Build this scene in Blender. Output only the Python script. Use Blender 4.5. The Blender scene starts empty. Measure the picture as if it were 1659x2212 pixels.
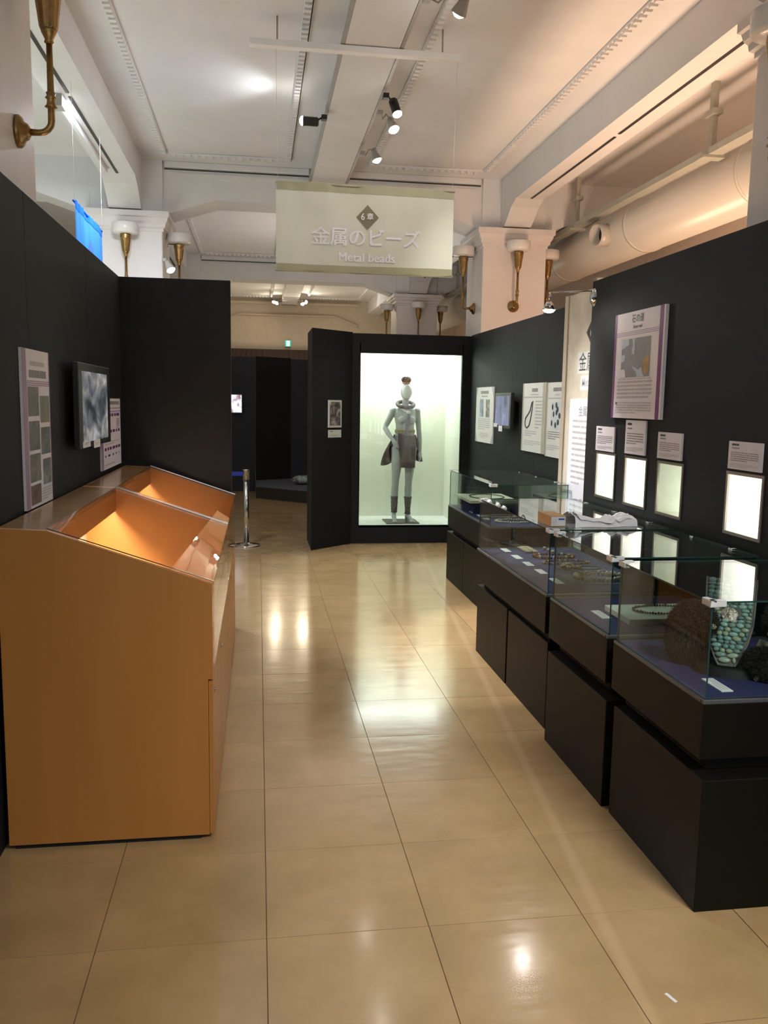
import bpy, bmesh, math, random
from mathutils import Vector, Matrix
random.seed(7)
PI = math.pi
SC = bpy.context.scene
COL = SC.collection

# ------------------------------------------------------------------ camera
FPX, YAW, PIT, ROL, CH = 1819.5, 0.1491, 0.1295, -0.0166, 1.65
def cam_axes():
    f = Vector((math.sin(YAW)*math.cos(PIT), math.cos(YAW)*math.cos(PIT), -math.sin(PIT)))
    rt = Vector((math.cos(YAW), -math.sin(YAW), 0)); dn = f.cross(rt)
    c, s = math.cos(ROL), math.sin(ROL)
    return c*rt + s*dn, -s*rt + c*dn, f
_r, _d, _f = cam_axes()
cam = bpy.data.cameras.new('camera'); camo = bpy.data.objects.new('camera', cam); COL.objects.link(camo)
cam.sensor_fit = 'HORIZONTAL'; cam.sensor_width = 36.0; cam.lens = FPX/1659*36.0
cam.clip_start = 0.05; cam.clip_end = 100
mw = Matrix((( _r.x, -_d.x, -_f.x, 0), (_r.y, -_d.y, -_f.y, 0), (_r.z, -_d.z, -_f.z, CH), (0, 0, 0, 1)))
camo.matrix_world = mw
SC.camera = camo

# ------------------------------------------------------------------ world, light, exposure
w = bpy.data.worlds.new('world'); SC.world = w; w.use_nodes = True
bg = w.node_tree.nodes['Background']; bg.inputs[0].default_value = (1.0, 0.93, 0.86, 1); bg.inputs[1].default_value = 0.16
vs = SC.view_settings
vs.view_transform = 'Standard'; vs.look = 'None'; vs.exposure = 0.35; vs.gamma = 1.0; vs.use_curve_mapping = False

def aim(o, d):
    z_ = -Vector(d).normalized(); y_ = Vector((0, 1, 0))
    if abs(z_.y) > .8: y_ = Vector((0, 0, 1))
    x_ = y_.cross(z_).normalized(); y_ = z_.cross(x_)
    o.rotation_euler = Matrix(((x_.x, y_.x, z_.x), (x_.y, y_.y, z_.y), (x_.z, y_.z, z_.z))).to_euler()
def area(name, loc, d, sx, sy, power, col=(1, 1, 1), parent=None, spread=PI):
    l = bpy.data.lights.new(name, 'AREA'); l.shape = 'RECTANGLE'; l.size = sx; l.size_y = sy
    l.energy = power; l.color = col; l.spread = spread
    o = bpy.data.objects.new(name, l); COL.objects.link(o); o.location = loc; aim(o, d)
    if parent: o.parent = parent
    return o
# unseen area lights for the aisles, and fill added behind camera, overhead, in bays
area('fill_light_behind', (0.75, -2.6, 2.2), (0, 0.5, 0.85), 5.5, 3.0, 56, (0.88, 0.97, 1.0))
area('unseen_aisle_light_left', (-2.6, 6.0, 1.2), (0.12, 0, 1), 1.6, 7.0, 60, (0.90, 1.0, 0.90))
area('unseen_aisle_light_right', (2.95, 5.7, 0.9), (0.7, 0, 1), 0.6, 2.8, 112, (1.0, 0.66, 0.44))
area('bay_fill_middle', (1.4, 12.4, 2.3), (-0.2, 0, 1), 2.4, 2.4, 34, (1.0, 0.90, 0.80))
area('bay_fill_far', (0.9, 18.6, 1.2), (0, 0, 1), 5.0, 3.0, 45, (1.0, 0.84, 0.62))
area('fill_light_overhead', (2.3, 0.1, 4.0), (-0.15, 0.70, -1), 1.4, 1.6, 45, (1.0, 0.97, 0.93), spread=1.35)

# ------------------------------------------------------------------ materials
MATS = {}
def node_mat(name):
    m = bpy.data.materials.new(name); m.use_nodes = True
    nt = m.node_tree; nt.nodes.clear()
    out = nt.nodes.new('ShaderNodeOutputMaterial')
    return m, nt, out
def pmat(name, col, rough=0.5, metal=0.0, var=0.06, scale=8.0, bump=0.0, bscale=60.0, spec=0.5, emit=None, es=0.0, coat=0.0, sheen=0.0, stretch=None, alpha=None):
    """principled with procedural colour variation and fine relief"""
    if name in MATS: return MATS[name]
    m, nt, out = node_mat(name); N = nt.nodes; L = nt.links
    b = N.new('ShaderNodeBsdfPrincipled'); L.new(b.outputs[0], out.inputs[0])
    tc = N.new('ShaderNodeTexCoord'); mp = N.new('ShaderNodeMapping'); L.new(tc.outputs['Object'], mp.inputs[0])
    if stretch: mp.inputs['Scale'].default_value = stretch
    nz = N.new('ShaderNodeTexNoise'); nz.inputs['Scale'].default_value = scale; nz.inputs['Detail'].default_value = 4
    L.new(mp.outputs[0], nz.inputs['Vector'])
    cr = N.new('ShaderNodeValToRGB'); L.new(nz.outputs[0], cr.inputs[0])
    cr.color_ramp.elements[0].position = 0.3; cr.color_ramp.elements[1].position = 0.7
    cr.color_ramp.elements[0].color = tuple(max(0, c*(1-var)) for c in col) + (1,)
    cr.color_ramp.elements[1].color = tuple(min(1, c*(1+var)) for c in col) + (1,)
    L.new(cr.outputs[0], b.inputs['Base Color'])
    b.inputs['Roughness'].default_value = rough; b.inputs['Metallic'].default_value = metal
    b.inputs['Specular IOR Level'].default_value = spec; b.inputs['Coat Weight'].default_value = coat
    b.inputs['Sheen Weight'].default_value = sheen
    if bump:
        n2 = N.new('ShaderNodeTexNoise'); n2.inputs['Scale'].default_value = bscale; n2.inputs['Detail'].default_value = 3
        L.new(mp.outputs[0], n2.inputs['Vector'])
        bp = N.new('ShaderNodeBump'); bp.inputs['Strength'].default_value = bump; bp.inputs['Distance'].default_value = 0.01
        L.new(n2.outputs[0], bp.inputs['Height']); L.new(bp.outputs[0], b.inputs['Normal'])
    if emit:
        b.inputs['Emission Color'].default_value = tuple(emit) + (1,); b.inputs['Emission Strength'].default_value = es
    MATS[name] = m
    return m
def emat(name, col, st):
    if name in MATS: return MATS[name]
    m, nt, out = node_mat(name); e = nt.nodes.new('ShaderNodeEmission')
    e.inputs[0].default_value = tuple(col) + (1,); e.inputs[1].default_value = st
    nt.links.new(e.outputs[0], out.inputs[0]); MATS[name] = m
    return m
def glass_mat(name, tint=(0.93, 0.97, 0.95), refl=1.0):
    if name in MATS: return MATS[name]
    m, nt, out = node_mat(name); N = nt.nodes; L = nt.links
    tr = N.new('ShaderNodeBsdfTransparent'); tr.inputs[0].default_value = tint + (1,)
    gl = N.new('ShaderNodeBsdfGlossy'); gl.inputs['Roughness'].default_value = 0.0; gl.inputs[0].default_value = (refl, refl, refl, 1)
    lw = N.new('ShaderNodeLayerWeight'); pw = N.new('ShaderNodeMath'); pw.operation = 'POWER'; pw.inputs[1].default_value = 5.0; L.new(lw.outputs['Facing'], pw.inputs[0])
    fr = N.new('ShaderNodeMath'); fr.operation = 'MULTIPLY_ADD'; fr.inputs[1].default_value = 0.96; fr.inputs[2].default_value = 0.04; L.new(pw.outputs[0], fr.inputs[0])
    mx = N.new('ShaderNodeMixShader'); L.new(fr.outputs[0], mx.inputs[0]); L.new(tr.outputs[0], mx.inputs[1]); L.new(gl.outputs[0], mx.inputs[2])
    L.new(mx.outputs[0], out.inputs[0]); MATS[name] = m
    return m
def picture_mat(name, cols, scale=3.0, es=0.0, stretch=(1, 1, 1), seed=0.0, rough=0.5):
    """a printed or shown picture: blotches of the given colours"""
    if name in MATS: return MATS[name]
    m, nt, out = node_mat(name); N = nt.nodes; L = nt.links
    tc = N.new('ShaderNodeTexCoord'); mp = N.new('ShaderNodeMapping'); L.new(tc.outputs['Object'], mp.inputs[0])
    mp.inputs['Scale'].default_value = stretch; mp.inputs['Location'].default_value = (seed, seed*1.7, seed*0.3)
    nz = N.new('ShaderNodeTexNoise'); nz.inputs['Scale'].default_value = scale; nz.inputs['Detail'].default_value = 5; nz.inputs['Distortion'].default_value = 0.6
    L.new(mp.outputs[0], nz.inputs['Vector'])
    cr = N.new('ShaderNodeValToRGB'); L.new(nz.outputs[0], cr.inputs[0])
    el = cr.color_ramp.elements
    for i, c in enumerate(cols):
        p = 0.32 + 0.36*i/(len(cols)-1)
        e = el[i] if i < 2 else el.new(p)
        e.position = p; e.color = tuple(c) + (1,)
    if es:
        b = N.new('ShaderNodeEmission'); b.inputs[1].default_value = es; L.new(cr.outputs[0], b.inputs[0])
    else:
        b = N.new('ShaderNodeBsdfPrincipled'); b.inputs['Roughness'].default_value = rough; L.new(cr.outputs[0], b.inputs['Base Color'])
    L.new(b.outputs[0], out.inputs[0]); MATS[name] = m
    return m

M_black = pmat('black_wall_paint', (0.0118, 0.0128, 0.0138), 0.65, var=0.12, scale=2.0, bump=0.05, bscale=120, spec=0.2)
M_blackcase = pmat('black_case_laminate', (0.0050, 0.0040, 0.0028), 0.5, var=0.12, scale=5, bump=0.03, bscale=200, spec=0.2)
M_darkgap = pmat('shadow_gap_black', (0.008, 0.008, 0.008), 0.8)
M_navy = pmat('navy_partition_paint', (0.013, 0.016, 0.026), 0.7, var=0.15)
M_plaster = pmat('white_plaster', (0.72, 0.72, 0.73), 0.75, var=0.03, scale=3, bump=0.05, bscale=40)
M_column = pmat('white_column_paint', (0.72, 0.68, 0.67), 0.45, var=0.03, scale=3, bump=0.02, bscale=40)
M_beige = pmat('beige_wall_paint', (0.60, 0.52, 0.42), 0.75, var=0.04)
M_peach = pmat('peach_wall_paint', (0.72, 0.60, 0.50), 0.7, var=0.04)
M_duct = pmat('duct_grey_paint', (0.53, 0.50, 0.45), 0.30, var=0.03, scale=1.5)
M_wood = pmat('orange_beech_laminate', (0.50, 0.213, 0.048), 0.45, var=0.07, scale=6, stretch=(1, 1, 0.12), bump=0.02, bscale=90)
M_woodtop = pmat('beech_top_laminate', (0.36, 0.22, 0.10), 0.18, var=0.06, scale=6, stretch=(1, 0.15, 1))
M_woodin = pmat('beech_interior_laminate', (0.80, 0.66, 0.50), 0.55, var=0.03, scale=4)
M_brass = pmat('aged_brass', (0.34, 0.215, 0.085), 0.36, 1.0, var=0.22, scale=30)
M_bowl = pmat('opal_glass_bowl', (0.78, 0.76, 0.74), 0.25, var=0.02)
M_rail = pmat('dark_rail_metal', (0.03, 0.026, 0.024), 0.5, var=0.3, scale=20)
M_greyrail = pmat('grey_track_metal', (0.36, 0.34, 0.31), 0.5)
M_chrome = pmat('polished_chrome', (0.55, 0.55, 0.54), 0.16, 1.0, var=0.03)
M_blackmetal = pmat('black_lamp_metal', (0.010, 0.010, 0.010), 0.45)
M_deck = pmat('navy_deck_cloth', (0.018, 0.022, 0.095), 0.85, var=0.12, scale=60, bump=0.1, bscale=400)
M_rim = pmat('dark_rim_metal', (0.16, 0.17, 0.18), 0.35, 0.6)
M_glass = glass_mat('case_glass')
M_sideglass = glass_mat('case_side_glass', refl=0.62)
M_edge = pmat('green_glass_edge', (0.02, 0.055, 0.05), 0.12, var=0.1)
M_clip = pmat('clear_plastic_clip', (0.62, 0.64, 0.64), 0.25, var=0.05)
M_card = pmat('white_card', (0.80, 0.82, 0.84), 0.6, var=0.02)
M_board = pmat('white_poster_board', (0.72, 0.69, 0.74), 0.55, var=0.02)
M_boardw = pmat('warm_white_poster_board', (0.70, 0.71, 0.66), 0.55, var=0.02)
M_purple = pmat('purple_print', (0.16, 0.035, 0.17), 0.55, var=0.06)
M_mauve = pmat('mauve_print', (0.33, 0.22, 0.34), 0.55, var=0.06)
M_ink = pmat('grey_ink', (0.25, 0.24, 0.26), 0.6)
M_inkdark = pmat('black_ink', (0.05, 0.05, 0.055), 0.6)
M_inkpale = pmat('pale_ink', (0.45, 0.44, 0.46), 0.6)
M_taupe = pmat('taupe_print', (0.33, 0.30, 0.22), 0.6, var=0.05)
M_white = pmat('bright_white', (0.85, 0.85, 0.85), 0.5, var=0.01)

# ------------------------------------------------------------------ mesh helpers
class MB:
    """collects shapes and builds them as one mesh"""
    def __init__(s): s.v = []; s.f = []; s.mi = []; s.sm = []
    def add(s, vs_, fs, mi=0, smooth=False):
        n = len(s.v); s.v += [tuple(p) for p in vs_]
        for f in fs: s.f.append([i+n for i in f]); s.mi.append(mi); s.sm.append(smooth)
        return s
    def box(s, x0, x1, y0, y1, z0, z1, mi=0, side=None):
        V = [(x0, y0, z0), (x1, y0, z0), (x1, y1, z0), (x0, y1, z0), (x0, y0, z1), (x1, y0, z1), (x1, y1, z1), (x0, y1, z1)]
        F = [(0, 3, 2, 1), (4, 5, 6, 7), (0, 1, 5, 4), (1, 2, 6, 5), (2, 3, 7, 6), (3, 0, 4, 7)]
        if side is None: return s.add(V, F, mi)
        d = (x1-x0, y1-y0, z1-z0); ax = d.index(min(d))            # side = material of the narrow faces of a pane
        big = {0: (3, 5), 1: (2, 4), 2: (0, 1)}[ax]
        for i, f in enumerate(F): s.add(V, [f], mi if i in big else side)
        return s
    def prism(s, pts, fn, a, b, mi=0):
        """polygon pts (2D) extruded between a and b; fn(p,q,t) -> xyz"""
        n = len(pts); V = [fn(p[0], p[1], a) for p in pts] + [fn(p[0], p[1], b) for p in pts]
        F = [tuple(range(n))[::-1], tuple(range(n, 2*n))] + [(i, (i+1) % n, n+(i+1) % n, n+i) for i in range(n)]
        return s.add(V, F, mi)
    def lathe(s, prof, o=(0, 0, 0), n=20, ax='z', mi=0, smooth=True):
        V = []; F = []
        for r, h in prof:
            for k in range(n):
                a = 2*PI*k/n; c, d = r*math.cos(a), r*math.sin(a)
                V.append({'z': (o[0]+c, o[1]+d, o[2]+h), 'x': (o[0]+h, o[1]+c, o[2]+d), 'y': (o[0]+d, o[1]+h, o[2]+c)}[ax])
        for i in range(len(prof)-1):
            for k in range(n):
                F.append((i*n+k, i*n+(k+1) % n, (i+1)*n+(k+1) % n, (i+1)*n+k))
        F.append(tuple(range(n))[::-1]); F.append(tuple(range((len(prof)-1)*n, len(prof)*n)))
        return s.add(V, F, mi, smooth)
    def tube(s, pts, r, n=8, mi=0, closed=False, smooth=True):
        pts = [Vector(p) for p in pts]; m = len(pts); rs = r if isinstance(r, (list, tuple)) else [r]*m
        V = []; F = []; up = None
        for i, p in enumerate(pts):
            if closed: t = pts[(i+1) % m]-pts[i-1]
            else: t = pts[min(i+1, m-1)]-pts[max(i-1, 0)]
            t.normalize()
            if up is None: up = Vector((0, 0, 1)) if abs(t.z) < 0.9 else Vector((1, 0, 0))
            sd = t.cross(up)
            if sd.length < 1e-5: sd = t.cross(Vector((1, 0.3, 0)))
            sd.normalize(); up = sd.cross(t).normalized()
            for k in range(n):
                a = 2*PI*k/n; V.append(p + rs[i]*(math.cos(a)*sd + math.sin(a)*up))
        R_ = m if closed else m-1
        for i in range(R_):
            j = (i+1) % m
            for k in range(n): F.append((i*n+k, i*n+(k+1) % n, j*n+(k+1) % n, j*n+k))
        if not closed: F.append(tuple(range(n))[::-1]); F.append(tuple(range((m-1)*n, m*n)))
        return s.add(V, F, mi, smooth)
    def ball(s, c, r, nu=10, nv=6, mi=0, rot=None):
        r = r if isinstance(r, (tuple, list)) else (r, r, r)
        V = []; F = []
        for j in range(nv+1):
            ph = PI*j/nv
            for i in range(nu):
                th = 2*PI*i/nu
                p = Vector((r[0]*math.sin(ph)*math.cos(th), r[1]*math.sin(ph)*math.sin(th), r[2]*math.cos(ph)))
                if rot: p = rot @ p
                V.append(p + Vector(c))
        for j in range(nv):
            for i in range(nu): F.append((j*nu+i, (j+1)*nu+i, (j+1)*nu+(i+1) % nu, j*nu+(i+1) % nu))
        return s.add(V, F, mi, True)
    def grid(s, fn, nu, nv, mi=0, smooth=True, closed_u=False):
        V = [fn(i/nu, j/nv) for j in range(nv+1) for i in range(nu+1)]
        F = [(j*(nu+1)+i, j*(nu+1)+i+1, (j+1)*(nu+1)+i+1, (j+1)*(nu+1)+i) for j in range(nv) for i in range(nu)]
        return s.add(V, F, mi, smooth)
    def rect(s, x0, x1, y0, y1, z, mi=0):
        return s.add([(x0, y0, z), (x1, y0, z), (x1, y1, z), (x0, y1, z)], [(0, 1, 2, 3)], mi)
    def mesh(s, name):
        me = bpy.data.meshes.new(name); me.from_pydata(s.v, [], s.f)
        me.polygons.foreach_set('material_index', s.mi); me.polygons.foreach_set('use_smooth', s.sm)
        me.update()
        bm = bmesh.new(); bm.from_mesh(me); bmesh.ops.remove_doubles(bm, verts=bm.verts, dist=1e-6)
        bmesh.ops.recalc_face_normals(bm, faces=bm.faces); bm.to_mesh(me); bm.free()
        return me
    def build(s, name, mats, parent=None, bevel=0.0, norm=True):
        if norm: me = s.mesh(name)
        else:
            me = bpy.data.meshes.new(name); me.from_pydata(s.v, [], s.f)
            me.polygons.foreach_set('material_index', s.mi); me.polygons.foreach_set('use_smooth', s.sm); me.update()
        for m in (mats if isinstance(mats, (list, tuple)) else [mats]): me.materials.append(m)
        o = bpy.data.objects.new(name, me); COL.objects.link(o)
        if parent is not None: o.parent = parent
        if bevel:
            md = o.modifiers.new('bevel', 'BEVEL'); md.width = bevel; md.segments = 2; md.limit_method = 'ANGLE'
        return o

def tag(o, label=None, cat=None, group=None, kind=None):
    if label: o['label'] = label
    if cat: o['category'] = cat
    if group: o['group'] = group
    if kind: o['kind'] = kind
    return o
def thing(name, label, cat, loc=(0, 0, 0), rot=None, group=None):
    o = bpy.data.objects.new(name, None); COL.objects.link(o); o.empty_display_size = 0.05
    if rot is None: o.location = loc
    else: o.matrix_world = Matrix.Translation(loc) @ rot.to_4x4()
    return tag(o, label, cat, group)
def struct(o, label=None):
    o['kind'] = 'structure'
    if label: o['label'] = label
    return o
def frame(right, up):
    r = Vector(right).normalized(); u = Vector(up).normalized(); n = r.cross(u)
    return Matrix(((r.x, u.x, n.x), (r.y, u.y, n.y), (r.z, u.z, n.z)))
FR_LEFTWALL = frame((0, 1, 0), (0, 0, 1))      # on a wall that faces +X
FR_RIGHTWALL = frame((0, -1, 0), (0, 0, 1))    # on a wall that faces -X
FR_FACING = frame((1, 0, 0), (0, 0, 1))        # on a wall that faces the camera (-Y)

def text_part(txt, size, parent, mat, loc=(0, 0, 0), bold=0.0, align='CENTER', sx=1.0, name='lettering', space=1.0):
    c = bpy.data.curves.new('tmp', 'FONT'); c.body = txt; c.size = size; c.align_x = align; c.align_y = 'CENTER'
    c.offset = bold; c.resolution_u = 3; c.space_character = space
    t = bpy.data.objects.new('tmp', c); COL.objects.link(t)
    dg = bpy.context.evaluated_depsgraph_get()
    me = bpy.data.meshes.new_from_object(t.evaluated_get(dg))
    bpy.data.objects.remove(t); bpy.data.curves.remove(c)
    me.materials.clear(); me.materials.append(mat); me.name = name
    o = bpy.data.objects.new(name, me); COL.objects.link(o); o.parent = parent; o.location = loc; o.scale = (sx, 1, 1)
    return o
def bold_text(shift, *a, **k):
    o = text_part(*a, **k); me = o.data; n = len(me.vertices)
    V = [v.co.copy() for v in me.vertices]; F = [tuple(p.vertices) for p in me.polygons]
    m2 = bpy.data.meshes.new(o.name)
    m2.from_pydata([(p.x-shift, p.y, p.z) for p in V] + [(p.x+shift, p.y, p.z+.0004) for p in V], [], F + [tuple(i+n for i in f) for f in F])
    m2.materials.append(me.materials[0]); m2.update(); o.data = m2
    return o
def line_rows(parent, x0, x1, y0, y1, n, z, mat, fill=0.55, last=0.6, name='text_lines', broken=0.03, wmin=.25):
    mb = MB(); st = (y1-y0)/n; rnd = random.Random(int((x0+y1)*1e4) + n)
    for i in range(n):
        yt = y1 - i*st; x = x0; xe = x1 if i < n-1 else x0+(x1-x0)*last
        while x < xe-1e-4:
            wd = (x1-x0)*rnd.uniform(0.06, 0.2); x2 = min(x+wd, xe)
            mb.rect(x, x2, yt-st*fill, yt, z); x = x2+(x1-x0)*broken*rnd.uniform(wmin, .7)
    return mb.build(name, mat, parent)

# ================================================================== STRUCTURE
S = 1.1149
TS, TX, TY = 0.5108, 0.0213, 2.4356
# ---- floor
def tile_material():
    m, nt, out = node_mat('tan_floor_tile'); N = nt.nodes; L = nt.links
    b = N.new('ShaderNodeBsdfPrincipled'); L.new(b.outputs[0], out.inputs[0])
    geo = N.new('ShaderNodeNewGeometry'); oi = N.new('ShaderNodeObjectInfo')
    n1 = N.new('ShaderNodeTexNoise'); n1.inputs['Scale'].default_value = 3.2; n1.inputs['Detail'].default_value = 7; n1.inputs['Roughness'].default_value = 0.6
    L.new(geo.outputs['Position'], n1.inputs['Vector'])
    cr = N.new('ShaderNodeValToRGB'); L.new(n1.outputs[0], cr.inputs[0])
    cr.color_ramp.elements[0].position = 0.3; cr.color_ramp.elements[0].color = (0.42, 0.277, 0.125, 1)
    cr.color_ramp.elements[1].position = 0.72; cr.color_ramp.elements[1].color = (0.55, 0.372, 0.180, 1)
    hsv = N.new('ShaderNodeHueSaturation'); L.new(cr.outputs[0], hsv.inputs['Color'])
    mr = N.new('ShaderNodeMapRange'); mr.inputs['To Min'].default_value = 0.93; mr.inputs['To Max'].default_value = 1.07
    L.new(oi.outputs['Random'], mr.inputs['Value']); L.new(mr.outputs[0], hsv.inputs['Value'])
    # a narrow paler strip running along the cases
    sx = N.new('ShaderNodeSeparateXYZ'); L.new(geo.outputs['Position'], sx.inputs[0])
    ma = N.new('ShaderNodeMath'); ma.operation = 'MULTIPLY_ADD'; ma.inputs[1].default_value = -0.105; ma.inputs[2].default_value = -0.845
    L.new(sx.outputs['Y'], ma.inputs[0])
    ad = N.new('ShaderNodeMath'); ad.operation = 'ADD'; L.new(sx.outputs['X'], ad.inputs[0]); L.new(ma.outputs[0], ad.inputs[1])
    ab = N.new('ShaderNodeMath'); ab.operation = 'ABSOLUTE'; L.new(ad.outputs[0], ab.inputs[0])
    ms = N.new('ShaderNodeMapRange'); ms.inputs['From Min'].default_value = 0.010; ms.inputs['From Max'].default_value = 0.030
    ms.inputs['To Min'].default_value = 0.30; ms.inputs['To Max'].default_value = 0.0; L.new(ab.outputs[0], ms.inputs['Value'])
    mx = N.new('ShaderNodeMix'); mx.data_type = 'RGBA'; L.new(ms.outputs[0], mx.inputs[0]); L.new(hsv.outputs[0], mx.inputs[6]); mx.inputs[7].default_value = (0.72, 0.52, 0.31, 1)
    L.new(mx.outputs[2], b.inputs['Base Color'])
    n2 = N.new('ShaderNodeTexNoise'); n2.inputs['Scale'].default_value = 5.0; n2.inputs['Detail'].default_value = 3
    L.new(geo.outputs['Position'], n2.inputs['Vector'])
    r2 = N.new('ShaderNodeMapRange'); r2.inputs['To Min'].default_value = 0.13; r2.inputs['To Max'].default_value = 0.27; L.new(n2.outputs[0], r2.inputs['Value'])
    L.new(r2.outputs[0], b.inputs['Roughness']); b.inputs['Specular IOR Level'].default_value = 0.6; b.inputs['Coat Weight'].default_value = 0.5; b.inputs['Coat Roughness'].default_value = 0.11
    mp = N.new('ShaderNodeMapping'); mp.inputs['Scale'].default_value = (3.0, 9.0, 1.0); L.new(geo.outputs['Position'], mp.inputs[0])
    n3 = N.new('ShaderNodeTexNoise'); n3.inputs['Scale'].default_value = 1.3; n3.inputs['Detail'].default_value = 2; L.new(mp.outputs[0], n3.inputs['Vector'])
    bp = N.new('ShaderNodeBump'); bp.inputs['Strength'].default_value = 0.10; bp.inputs['Distance'].default_value = 0.02; L.new(n3.outputs[0], bp.inputs['Height'])
    L.new(bp.outputs[0], b.inputs['Normal'])
    return m
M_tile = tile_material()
M_grout = pmat('dark_tile_joint', (0.17, 0.11, 0.055), 0.8, var=0.15)
fl = MB().box(-5, 6.2, -3, 22.5, -0.12, -0.0022).build('floor', [M_grout]); struct(fl, 'tan floor laid with large square glossy tiles')
g = 0.0013
tm = MB(); e = TS/2-g
tm.add([(-e, -e, -.002), (e, -e, -.002), (e, e, -.002), (-e, e, -.002), (-e, -e, -.0006), (e, -e, -.0006), (e, e, -.0006), (-e, e, -.0006),
        (-e+.0003, -e+.0003, 0), (e-.0003, -e+.0003, 0), (e-.0003, e-.0003, 0), (-e+.0003, e-.0003, 0)],
       [(0, 1, 5, 4), (1, 2, 6, 5), (2, 3, 7, 6), (3, 0, 4, 7), (4, 5, 9, 8), (5, 6, 10, 9), (6, 7, 11, 10), (7, 4, 8, 11), (8, 9, 10, 11)])
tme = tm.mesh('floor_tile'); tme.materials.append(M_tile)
ntile = 0; rest = []
for j in range(-10, 40):
    for i in range(-10, 13):
        cx, cy = TX+(i+.5)*TS, TY+(j+.5)*TS
        if not (-5 < cx-e and cx+e < 6.2 and -3 < cy-e and cy+e < 22.5): continue
        if -1.25 < cx < 2.2 and 1.0 < cy < 16.4 and not (cx < -0.35 and 3.3 < cy < 15) and not (cx > 1.7 and cy < 9.0) and ntile < 300:
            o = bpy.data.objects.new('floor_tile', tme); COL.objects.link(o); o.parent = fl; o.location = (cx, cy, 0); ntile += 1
        else: rest.append((cx, cy))
rb = MB()
for cx, cy in rest:
    rb.add([(cx-e, cy-e, 0), (cx+e, cy-e, 0), (cx+e, cy+e, 0), (cx-e, cy+e, 0)], [(0, 1, 2, 3)])
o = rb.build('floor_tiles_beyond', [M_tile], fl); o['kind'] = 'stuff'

# ---- ceiling, beams, mouldings
CZ = 4.15
struct(MB().box(-5, 6.2, -3, 22.5, CZ, CZ+.1).build('ceiling', [M_plaster]), 'white plaster ceiling with moulded panels')
COLY = [-2.52, 3.48, 9.49, 15.45]; CD = 0.72
def long_beam(x0, x1, zb, name):
    pts = [(-3, CZ), (-3, zb)]
    for cy in COLY[1:]:
        pts += [(cy-.47, zb), (cy-.30, zb-.055), (cy-.12, zb-.17), (cy-.045, 3.62), (cy+CD+.045, 3.62), (cy+CD+.12, zb-.17), (cy+CD+.30, zb-.055), (cy+CD+.47, zb)]
    pts += [(22.5, zb), (22.5, CZ)]
    return struct(MB().prism(pts, lambda p, q, t: (t, p, q), x0, x1).build(name, [M_plaster]))
bl = long_beam(-1.54, -1.21, 3.86, 'trim_1'); tag(bl, 'left side ceiling beam with curved haunches on the columns')
br = long_beam(2.72, 3.03, 3.83, 'trim_2'); tag(br, 'right side ceiling beam with curved haunches on the columns')
for bo, xc, zb in ((bl, -1.375, 3.86), (br, 2.885, 3.83)):
    for a, b_ in ((4.75, 6.78), (6.86, 9.0), (10.8, 14.9)):
        MB().box(xc-.012, xc+.012, a, b_, zb-.006, zb+.01).build('curtain_rail', [M_rail], bo)
cb = struct(MB().box(.575, .945, -3, 21.5, 4.0, CZ).build('trim_3', [M_plaster], bevel=.006), 'central ceiling beam carrying the track lights')
for x in (.562, .958):
    MB().box(x-.012, x+.012, -2.9, 9.55, 4.0, 4.022).build('conduit', [M_greyrail], cb)
tn = 4
for cy in COLY[1:]:
    y0, y1 = cy+.11, cy+CD-.11
    zb = 3.78
    for (xa, xb) in ((-1.0, 2.5), (3.24, 6.2), (-5.0, -1.74)):
        h = .56
        pts = [(xa, 3.60), (xa+h, zb), (xb-h, zb), (xb, 3.60), (xb, CZ), (xa, CZ)]
        tb = struct(MB().prism(pts, lambda p, q, t: (p, t, q), y0, y1).build('trim_%d' % tn, [M_plaster]), 'cross beam of the ceiling with slanted ends at the columns'); tn += 1
        if xa == -1.0:
            for (a, b_) in ((xa+.02, .555), (.965, xb-.02)):
                for sgn, yy in ((-1, y0), (1, y1)):
                    MB().box(a, b_, min(yy, yy+sgn*.035), max(yy, yy+sgn*.035), 4.085, CZ).build('cornice', [M_plaster], tb, bevel=.008)
                    MB().box(a, b_, min(yy, yy+sgn*.012), max(yy, yy+sgn*.012), 4.068, 4.078).build('shadow_line', [M_rail], tb)
                    MB().box(a+.07, b_-.07 if b_ > 1 else b_, min(yy, yy+sgn*.008), max(yy, yy+sgn*.008), 3.985, 4.04).build('fascia', [M_plaster], tb)
# moulded panel frames with dentils
def panel_frame(x0, x1, y0, y1, n):
    o = MB()
    W = .055
    for a in ((x0, x1, y0, y0+W), (x0, x1, y1-W, y1), (x0, x0+W, y0+W, y1-W), (x1-W, x1, y0+W, y1-W)):
        o.box(*a, CZ-.022, CZ)
    fo = struct(o.build('trim_%d' % n, [M_plaster], bevel=.006), 'plaster moulding frame of a ceiling panel')
    d = MB(); st = .075; k = 0
    y = y0+.1
    while y < y1-.1:
        for xx in (x0+.027, x1-.027): d.box(xx-.022, xx+.022, y, y+.040, CZ-.042, CZ-.022)
        y += st
    x = x0+.1
    while x < x1-.1:
        for yy in (y0+.027, y1-.027): d.box(x, x+.040, yy-.022, yy+.022, CZ-.042, CZ-.022)
        x += st
    dd = d.build('dentil_course', [M_plaster], fo); dd['kind'] = 'stuff'
for (a, b_) in ((4.5, 9.28), (10.45, 15.2), (16.5, 21.0)):
    panel_frame(-.97, .345, a, b_, tn); tn += 1
    panel_frame(1.16, 2.46, a, b_, tn); tn += 1

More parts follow.
